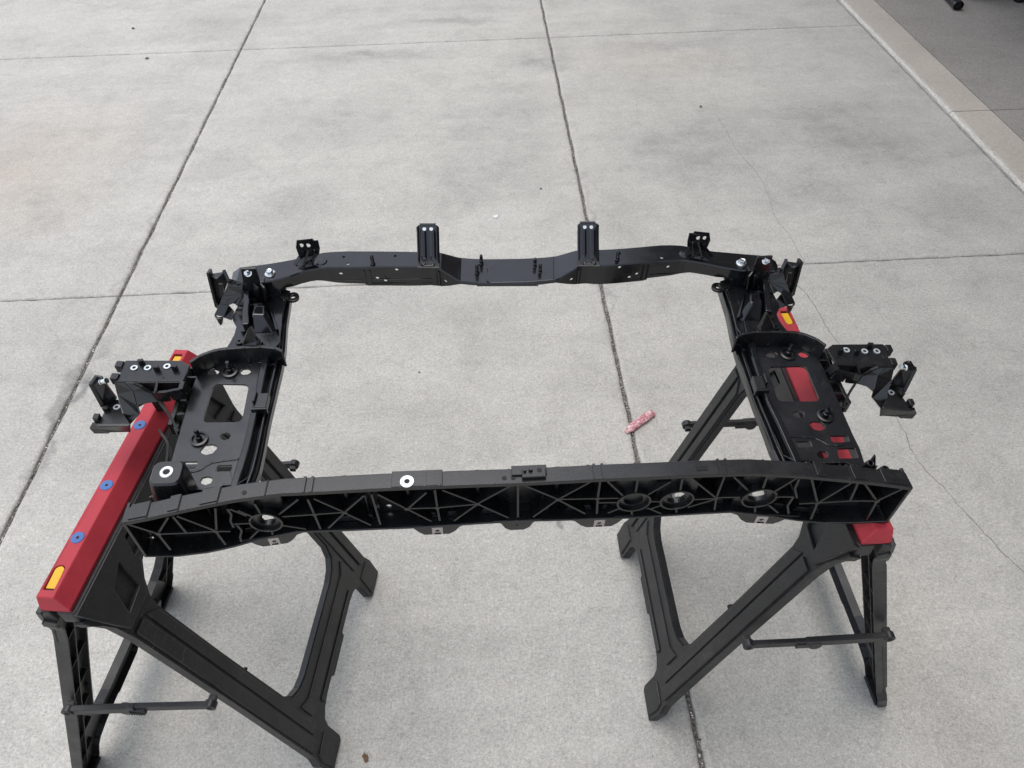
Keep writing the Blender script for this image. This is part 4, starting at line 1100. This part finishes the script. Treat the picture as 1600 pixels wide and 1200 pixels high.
    # pad under the arm that sits on the sawhorse rail
    if s < 0:
        b = MB(); b.bar((0.572, -0.020, -0.101), (0.550, -0.060, 0.024), 0.014, 0.014); A_('support_strut', 'dark', b)
        x, y = (0.4559, -0.2502)
        b = MB()
        sq = lambda r, z, dy=0: [(x + px, y + dy + py, z) for px, py in rounded([(-r, -r * .9), (r, -r * .9), (r, r * .9), (-r, r * .9)], r * 0.55, 5)]
        b.loft([sq(.0235, 0.0, -.006), sq(.0225, .030, -.002), sq(.0205, .046), sq(.0180, .049)])
        bu = A_('bushing', 'plastic', b)
        b = MB(); b.lathe((x, y, 0.0486), (0, 0, 1), [(0.0036, 0), (0.0087, 0), (0.0087, 0.0010), (0.0081, 0.0018), (0.0048, 0.0018), (0.0038, 0.0006)], 28); A_('washer', 'sleeve', b)
        b = MB(); b.cyl((x, y, 0.0487), (0, 0, 1), 0.0043, 0.0009, 14); A_('washer_hole', 'dark', b)
        b = MB(); b.strip(dense([(0.5081, -0.1464, 0.0), (0.5031, -0.1532, 0.0), (0.4983, -0.1581, -0.002), (0.4926, -0.1668, -0.004), (0.4892, -0.1828, -0.004), (0.4863, -0.2037, -0.004)], 0.01), 0.003, 0.012); A_('edge_hook', 'dark', b)
    else:
        for q, r_ in [((0.4695, -0.2529, 0.02), 0.0055), ((0.4853, -0.2642, 0.02), 0.006)]:
            b = MB(); b.tube((q[0], q[1], -0.02), (0.1, -0.25, 1), 0.0028, r_, 0.042, 16); A_('tube_post', 'plastic', b, 0.0008)
            b = MB(); b.box((q[0] - 0.003, q[1] - 0.006, -0.012), (0.02, 0.02, 0.02)); A_('tube_base', 'plastic', b, 0.002)
        q = (0.4802, -0.2557, 0.015)
        b = MB(); b.plate3([(q[0] - .008, q[1] - .004, 0.0), (q[0] + .008, q[1] - .004, 0.0), (q[0], q[1] + .002, 0.026)], 0.004); A_('fin', 'plastic', b)
    return sp
for s_ in (-1, 1):
    make_side(s_)

# ---- upper bar (far side) : folded steel channel that drops in the middle
BK = [(0.0, 0.1665), (0.111, 0.1669), (0.1528, 0.1675), (0.2051, 0.1704), (0.2686, 0.175), (0.2983, 0.1728), (0.3466, 0.157), (0.3779, 0.1504), (0.4036, 0.1455), (0.4435, 0.1393)]
FR = [(0.1241, 0.1315), (0.1516, 0.1295), (0.203, 0.1328), (0.2947, 0.1366), (0.3267, 0.1286), (0.3536, 0.1167), (0.3793, 0.108), (0.3974, 0.1056), (0.4151, 0.1051), (0.4358, 0.1047)]
DB = [(0.0241, 0.1648), (0.0513, 0.1654), (0.0778, 0.1694)]
DF = [(0.0326, 0.1048), (0.053, 0.1077), (0.0762, 0.1113)]
BT = [(0, .030), (.078, .029), (.10, .017), (.116, .010), (.185, .009), (.232, .010), (.237, .015), (.262, .016), (.285, .018), (.31, .026), (.35, .027), (.40, .034), (.45, .040)]
back_y = lambda x: interp([(0, DB[0][1])] + DB + [b for b in BK if b[0] > 0.1], x)
front_y = lambda x: interp([(0, DF[0][1])] + DF + [b for b in FR if b[0] > 0.1], x)
TZ = [(0, .035), (.078, .035), (.084, .0365), (.112, .0485), (.120, .050), (.31, .050), (.35, .0495), (.46, .0495)]
top_z = lambda x: interp(TZ, x)
bot_z = lambda x: interp(BT, x)
FRONT_HOLES = [(0.271, 0.0365), (0.2159, 0.0261), (0.1045, 0.0255), (0.1834, 0.0435), (0.2035, 0.020)]
TOP_HOLES = [(0.267, 0.1603), (0.2589, 0.143), (0.2378, 0.144), (0.1865, 0.1578)]
stx = sorted(set([0, .02, .04, .06, .078, .084, .09, .098, .111, .12, .13, .145, .16, .175, .19, .197, .21, .222, .232, .2365, .25, .262, .279, .29, .30, .31, .32, .335, .35, .365, .38, .395, .41, .425, .436]))
ub = MB()
for s in (-1, 1):
    for a, c in zip(stx, stx[1:]):
        hs_ = [circ(hx, hy, 0.0028 if hx > .17 else 0.0045, 0.0028 if hx > .17 else 0.0042, 12) for hx, hy in TOP_HOLES if a < hx - 0.003 and hx + 0.003 < c]
        quad = [(a, front_y(a)), (c, front_y(c)), (c, back_y(c)), (a, back_y(a))]
        vs_, tr_, _n = tri_fill(quad, hs_)
        ub.add([(s * x, y, top_z(x)) for x, y in vs_], [tuple(t) for t in tr_])
        # front flange with a small radius, rear flange
        fr0 = [(a, front_y(a) + d, z) for d, z in ((0, top_z(a)), (-0.0015, top_z(a) - 0.002), (-0.001, bot_z(a)))]
        fr1 = [(c, front_y(c) + d, z) for d, z in ((0, top_z(c)), (-0.0015, top_z(c) - 0.002), (-0.001, bot_z(c)))]
        mir = lambda L: [(s * x, y, z) for x, y, z in L]
        ub.add(mir([fr0[0], fr1[0], fr1[1], fr0[1]]), [(0, 1, 2, 3)])
        fq = [(p[0], p[2]) for p in (fr0[1], fr1[1], fr1[2], fr0[2])]
        fh = [circ(hx, hz, 0.0028, n=12) for hx, hz in FRONT_HOLES if a < hx < c]
        pz, tz, _n = tri_fill(fq, fh)
        fyl = lambda x: (fr0[1][1] * (c - x) + fr1[1][1] * (x - a)) / (c - a)
        ub.add(mir([(x, fyl(x), z) for x, z in pz]), [tuple(t) for t in tz])
        ub.add(mir([(a, back_y(a), top_z(a)), (c, back_y(c), top_z(c)), (c, back_y(c) + 0.001, top_z(c) - 0.014), (a, back_y(a) + 0.001, top_z(a) - 0.014)]), [(0, 1, 2, 3)])
    ex = stx[-1]
    ub.add([(s * ex, front_y(ex), top_z(ex)), (s * ex, back_y(ex), top_z(ex)), (s * (ex + 0.012), back_y(ex) - 0.006, top_z(ex) - 0.006), (s * (ex + 0.010), front_y(ex), top_z(ex) - 0.006)], [(0, 1, 2, 3)])
bar_o = ub.build('upper_bar', M['ecoat'], frame, mapf=lambda x, y, z: W(x, y, z))
sol = bar_o.modifiers.new('thickness', 'SOLIDIFY'); sol.thickness = 0.0022; sol.offset = -1
bv_ = bar_o.modifiers.new('bevel', 'BEVEL'); bv_.width = 0.0012; bv_.segments = 2; bv_.limit_method = 'ANGLE'; bv_.angle_limit = math.radians(40)
WW = lambda x, y, z: W(x, y, z)
def ubp(name, mat, b, bev=0.0, parent=None, s=None):
    return b.build(name, M[mat], parent or bar_o, mapf=(side(s) if s else WW), bevel=bev)
# overlapping plate in the middle
ov = [(-0.0213, 0.1621), (0.0243, 0.1629), (0.0774, 0.1653), (0.0744, 0.1088), (0.031, 0.1041), (-0.0307, 0.1037), (-0.0363, 0.1101), (-0.0351, 0.1404)]
b = MB(); b.prism(ov, 0.0352, 0.0372); ubp('overlap_plate', 'ecoat', b, 0.0008)
ov2 = [(-0.0518, 0.1153), (0.0492, 0.1131), (0.0486, 0.1047), (-0.0519, 0.1062)]
b = MB(); b.prism(ov2, 0.027, 0.0305); ubp('lower_flange', 'ecoat', b, 0.0006)
for (x, y) in [(-0.0515, 0.1294), (-0.0449, 0.1528), (0.0442, 0.1424), (0.0524, 0.1289), (-0.2208, 0.1388), (0.18, 0.1415)]:
    b = MB(); z0 = top_z(abs(x)) - 0.001
    b.lathe((x, y, z0), (0, 0.05, 1), [(0, 0), (0.0042, 0), (0.0042, 0.003), (0.0030, 0.0045), (0.0030, 0.008), (0.0026, 0.009), (0.0030, 0.010), (0.0026, 0.011), (0.0030, 0.012), (0.0026, 0.018), (0.0018, 0.020), (0, 0.020)], 12)
    ubp('weld_stud', 'ecoat', b)
for s in (-1, 1):
    # corner bolt with flange washer
    q = (0.3851, 0.1234)
    b = MB(); b.lathe((q[0], q[1], 0.0492), (0, 0, 1), [(0, 0), (0.0088, 0), (0.0088, 0.0016), (0.0070, 0.0030), (0, 0.0030)], 20)
    bo = ubp('corner_bolt', 'zinc', b, 0, None, s)
    b = MB(); b.lathe((q[0], q[1], 0.052), (0, 0, 1), [(0, 0), (0.0056, 0), (0.0056, 0.0042), (0.0048, 0.0052), (0.0032, 0.0046), (0, 0.0046)], 6)
    ubp('bolt_head', 'zinc', b, 0.0004, bo, s)
    # front plates with see-through holes standing proud of the flange
    yfn = lambda x: front_y(x) - 0.0018
    for (xa, xb_, z_) in ((.125, .225, .0145), (.125, .225, .024), (.24, .285, .022)):
        b = MB(); b.box(((xa + xb_) / 2, (yfn(xa) + yfn(xb_)) / 2 - 0.0002, z_), (xb_ - xa, 0.0012, 0.0016), Matrix.Rotation(math.atan2(yfn(xb_) - yfn(xa), xb_ - xa), 3, 'Z')); ubp('flange_bead', 'ecoat', b, 0.0004, None, s)
    for xr in (.2345, .226, .115):
        b = MB(); b.box((xr, yfn(xr) - 0.0006, 0.028), (0.0022, 0.002, 0.030)); ubp('flange_rib', 'ecoat', b, 0, None, s)
    # tall grille brackets
    b = MB()
    bx0, bx1 = .113, .149
    cols = 12; R0 = []
    levels = [(0.049, 0.003), (0.053, 0.0055), (0.058, 0.0105), (0.070, 0.0225), (0.086, 0.0375), (0.090, 0.0405), (0.0955, 0.0435)]
    rows = []
    for z, dy in levels:
        row = []
        for i in range(cols + 1):
            t = i / cols
            x = bx0 + (bx1 - bx0) * t
            wv = 0.0024 * (1 if i in (3, 4, 8, 9) else 0) if 0.055 < z < 0.088 else 0
            edge = -0.005 if i in (0, cols) else 0
            row.append((x, .1365 + dy - wv + edge, z))
        rows.append(row)
    vs_ = [p for r in rows for p in r]; n_ = cols + 1
    fs_ = []
    for j in range(len(rows) - 1):
        for i in range(cols):
            fs_.append((j * n_ + i, j * n_ + i + 1, (j + 1) * n_ + i + 1, (j + 1) * n_ + i))
    b.add(vs_, fs_)
    br = ubp('grille_bracket', 'ecoat', b, 0, None, s)
    so = br.modifiers.new('thickness', 'SOLIDIFY'); so.thickness = 0.0022
    b = MB(); b.box((.131, .1335, .0515), (.037, .018, .003)); b.box((.131, .131, .0535), (.018, .010, .003)); b.cyl((.139, .1305, .052), (0, 0, 1), .004, .005, 12); b.cyl((.124, .1305, .052), (0, 0, 1), .003, .004, 12)
    ubp('bracket_foot', 'ecoat', b, 0.0008, br, s)
    for xx in (.1255, .1365):
        b = MB(); b.lathe((xx, .1365 + 0.0385, .0912), (0, -0.6, 0.8), [(0, 0), (0.0030, 0), (0.0030, 0.001), (0, 0.001)], 14); ubp('bracket_hole', 'sleeve', b, 0, br, s)
    b = MB(); b.box((.131, .1815, .0958), (.026, .004, .0014)); ubp('bracket_lip', 'plastic', b, 0, br, s)
    # twisted outer brackets
    b = MB()
    face = [(0.3305, 0.1444, 0.0987), (0.3055, 0.1449, 0.1016), (0.3036, 0.1441, 0.0984), (0.2971, 0.144, 0.0987), (0.2962, 0.1406, 0.085), (0.3212, 0.1407, 0.0839), (0.3298, 0.1403, 0.0818), (0.3334, 0.142, 0.0882)]
    h1 = [(0.3268, 0.1428, 0.092), (0.3242, 0.1431, 0.0934), (0.3214, 0.1428, 0.0923), (0.3208, 0.1421, 0.0893), (0.3233, 0.1415, 0.0869), (0.3259, 0.1417, 0.0876)]
    h2_ = [(0.3164, 0.1427, 0.092), (0.3142, 0.143, 0.0934), (0.3109, 0.1428, 0.0923), (0.3099, 0.142, 0.0893), (0.3125, 0.1414, 0.0869), (0.3156, 0.1416, 0.0876)]
    b.plate3(face, 0.0022, [h1, h2_])
    ob = ubp('fender_bracket', 'ecoat', b, 0.0006, None, s)
    b = MB(); b.plate3([(0.3296, 0.1408, 0.082), (0.3212, 0.1406, 0.084), (0.2965, 0.1422, 0.084), (0.301, 0.1488, 0.068), (0.3102, 0.149, 0.056), (0.3124, 0.141, 0.05), (0.3379, 0.1328, 0.05), (0.3318, 0.146, 0.06)], 0.0022)
    b.plate3([(0.3327, 0.139, 0.09), (0.3296, 0.1408, 0.082), (0.3318, 0.146, 0.06), (0.3431, 0.1408, 0.048), (0.3482, 0.1442, 0.048), (0.3359, 0.1518, 0.062)], 0.002)
    b.bar(*[(0.316, 0.139, 0.084), (0.3291, 0.1364, 0.052)], 0.004, 0.003); b.bar(*[(0.3059, 0.1393, 0.085), (0.3146, 0.1403, 0.054)], 0.004, 0.003)
    ubp('bracket_leg', 'ecoat', b, 0.0006, ob, s)
    b = MB(); 
    for q in [(0.3244, 0.1459, 0.06), (0.3151, 0.1483, 0.062), (0.3191, 0.1435, 0.054)]:
        b.cyl(q, (0, -0.6, 0.8), 0.004, 0.003, 10)
    ubp('bracket_weld', 'ecoat', b, 0.0006, ob, s)
    # pressed dimple on the bar beside it
    q = (0.3011, 0.1496)
    b = MB(); b.lathe((q[0], q[1], 0.0497), (0, 0, 1), [(0, 0), (0.010, 0), (0.008, 0.002), (0, 0.0026)], 16); ubp('dimple', 'ecoat', b, 0, None, s)

# ------------------------------------------------------------------ small things on the ground
def ground_thing(name, label, cat, mat, mb, loc, rz=0, bevel=0.0, group=None, smooth=False):
    o = mb.build(name, M[mat], None, bevel=bevel, smooth=smooth)
    o.location = loc; o.rotation_euler = (0, 0, rz)
    return tag(o, label, cat, group)
pa, pc = [(0.3548, 1.3126), (0.4443, 1.3805)]
L = math.dist(pa, pc); ang = math.atan2(pc[1] - pa[1], pc[0] - pa[0])
b = MB(); rr = []
rnd = random.Random(4)
for i in range(15):
    t = i / 14
    hw = 0.0122 * (0.45 + 0.55 * min(1, t / 0.22)) * (1 if t < 0.93 else 0.75)
    hh = 0.0065 * (0.35 + 0.65 * min(1, t / 0.3)) * (1 if t < 0.93 else 0.7)
    rg = []
    for k_ in range(12):
        a = 2 * math.pi * k_ / 12
        ca, sa = math.cos(a), math.sin(a)
        sup = (abs(ca) ** 4 + abs(sa) ** 4) ** -0.25
        j = 1 + rnd.gauss(0, 0.05)
        rg.append((t * L - L / 2, ca * sup * hw * j, hh + sa * sup * hh * j))
    rr.append(rg)
b.loft(rr)
ground_thing('plastic_scrap', 'worn pinkish red piece of plastic lying across the gravel-filled joint', 'plastic scrap', 'pink', b, ((pa[0] + pc[0]) / 2, (pa[1] + pc[1]) / 2, 0.0006), ang, 0.0012)
def pebble(loc, r, label, mat='stone', seed=1, flat=0.6):
    rnd = random.Random(seed); bm = bmesh.new(); bmesh.ops.create_icosphere(bm, subdivisions=1, radius=r)
    mb = MB(); vs = []
    for v in bm.verts:
        q = v.co * rnd.uniform(0.75, 1.2); vs.append((q.x * 1.25, q.y, q.z * flat + r * flat * 0.7))
    mb.add(vs, [tuple(v.index for v in f.verts) for f in bm.faces]); bm.free()
    return ground_thing('pebble', label, 'pebble', mat, mb, (*loc, 0), rnd.uniform(0, 3), group='pebbles on the driveway')
SM = [(-1.9393, 4.426), (-1.7401, 4.004), (-0.2314, 1.5916), (0.2161, 2.5867), (1.0005, 3.2174), (0.9052, 2.5213), (0.9155, 0.6689)]
pebble(SM[0], 0.009, 'grey pebble above the far cross joint at the upper left', seed=1)
pebble(SM[1], 0.009, 'grey pebble just below the far cross joint at the upper left', seed=2)
pebble(SM[2], 0.0035, 'tiny pebble inside the opening of the black frame', seed=3)
pebble(SM[3], 0.005, 'small dark pebble left of the middle long joint beyond the frame', seed=4)
pebble(SM[4], 0.007, 'dark pebble at the start of the long crack', seed=5)
def leaf(name, label, cat, mat, loc, r, seed):
    rnd = random.Random(seed); mb = MB(); n = 14; vs = [(0, 0, 0.0035)]
    for i in range(n):
        a = 2 * math.pi * i / n; q = r * rnd.uniform(0.55, 1.15)
        vs.append((math.cos(a) * q * 1.3, math.sin(a) * q * 0.8, rnd.uniform(0.0006, 0.004)))
    fs = [(0, i + 1, (i + 1) % n + 1) for i in range(n)]
    m = len(vs); vs += [(x, y, z - 0.0005) for x, y, z in vs]
    fs += [tuple(reversed([i + m for i in f])) for f in fs[:n]]
    for i in range(n):
        a, c = i + 1, (i + 1) % n + 1
        fs.append((a, a + m, c + m, c))
    mb.add(vs, fs)
    return ground_thing(name, label, cat, mat, mb, (*loc, 0.0004), rnd.uniform(0, 3))
LF = [(-0.3012, 0.5022), (0.0313, 2.4038)]
leaf('dry_leaf', 'curled brown dry leaf on the concrete beside the left sawhorse foot', 'leaf', 'leaf', LF[0], 0.008, 3)
leaf('paper_scrap', 'small white scrap on the concrete beyond the frame', 'paper scrap', 'paper', LF[1], 0.013, 8)

# dark things at the mouth of the garage, top right corner
ga, gc = [(2.6758, 4.4454), (2.646, 4.1921)]
d = Vector((gc[0] - ga[0], gc[1] - ga[1])).normalized()
b = MB(); rr = []; n = 60; LL = 0.75
for i in range(n + 1):
    t = i / n * LL
    r = 0.020 + (0.0022 if i % 2 else 0)
    if i > n - 3: r = 0.024
    q = Vector((gc[0], gc[1])) - d * (LL - t)
    nx = Vector((-d.y, d.x))
    rr.append([(q.x + nx.x * math.cos(2 * math.pi * k_ / 16) * r * 1.15, q.y + nx.y * math.cos(2 * math.pi * k_ / 16) * r * 1.15, 0.036 + math.sin(2 * math.pi * k_ / 16) * r) for k_ in range(16)])
b.loft(rr, caps=False)
inner = [[((p[0] + sum(z[0] for z in rg) / 16 * 3) / 4, (p[1] + sum(z[1] for z in rg) / 16 * 3) / 4, p[2]) for p in rg] for rg in rr[:1]]
ho = tag(empty('ribbed_hose', (gc[0], gc[1], 0.012)), 'dark ribbed hose end lying on the garage floor', 'hose')
def at_w(name, mat, mb, par, **k):
    o = mb.build(name, mat, None, **k); o.parent = par; o.matrix_parent_inverse = Matrix.Translation(-Vector(par.location)); return o
hsk = at_w('hose_skin', M['plastic'], b, ho)
hs2 = hsk.modifiers.new('thickness', 'SOLIDIFY'); hs2.thickness = 0.003
b = MB(); b.cyl((gc[0] - d.x * 0.012, gc[1] - d.y * 0.012, 0.036), (d.x, d.y, 0), 0.019, 0.004, 16); at_w('hose_bore', M['dark'], b, ho)
b = MB(); b.box((gc[0] + 0.03, gc[1] + 0.075, 0.052), (0.02, 0.02, 0.016)); at_w('hose_latch', M['plastic'], b, ho)
q = [(2.7651, 4.3483), (3.0941, 4.3686), (3.0082, 4.2688), (3.0378, 4.2079)]
cr = tag(empty('storage_crate', (q[0][0] + 0.35, q[0][1] + 0.25, 0.01)), 'black low crate at the top right on the garage floor', 'crate')
b = MB(); b.box((q[0][0] + 0.235, q[0][1] + 0.205, 0.20), (0.47, 0.40, 0.36)); at_w('crate_body', M['plastic'], b, cr, bevel=0.01)
b = MB(); b.box((q[0][0] + 0.235, q[0][1] + 0.205, 0.39), (0.50, 0.43, 0.03)); at_w('crate_rim', M['plastic'], b, cr, bevel=0.008)
b = MB(); b.box((q[0][0] + 0.235, q[0][1] + 0.205, 0.016), (0.44, 0.37, 0.012)); at_w('crate_base', M['dark'], b, cr)
tr = tag(empty('rubber_mat_roll', (q[2][0] + 0.09, q[2][1] + 0.02, 0.012)), 'black studded rubber block at the right edge of the garage floor', 'rubber block')
b = MB(); b.box((q[2][0] + 0.11, q[2][1] + 0.05, 0.045), (0.20, 0.10, 0.07)); at_w('block_body', M['dark'], b, tr, bevel=0.01)
b = MB()
for i in range(9):
    for j in range(3):
        b.box((q[2][0] + 0.02 + i * 0.022, q[2][1] + 0.0 - 0.002, 0.022 + j * 0.022), (0.013, 0.006, 0.013))
at_w('tread_block', M['plastic'], b, tr, bevel=0.001)
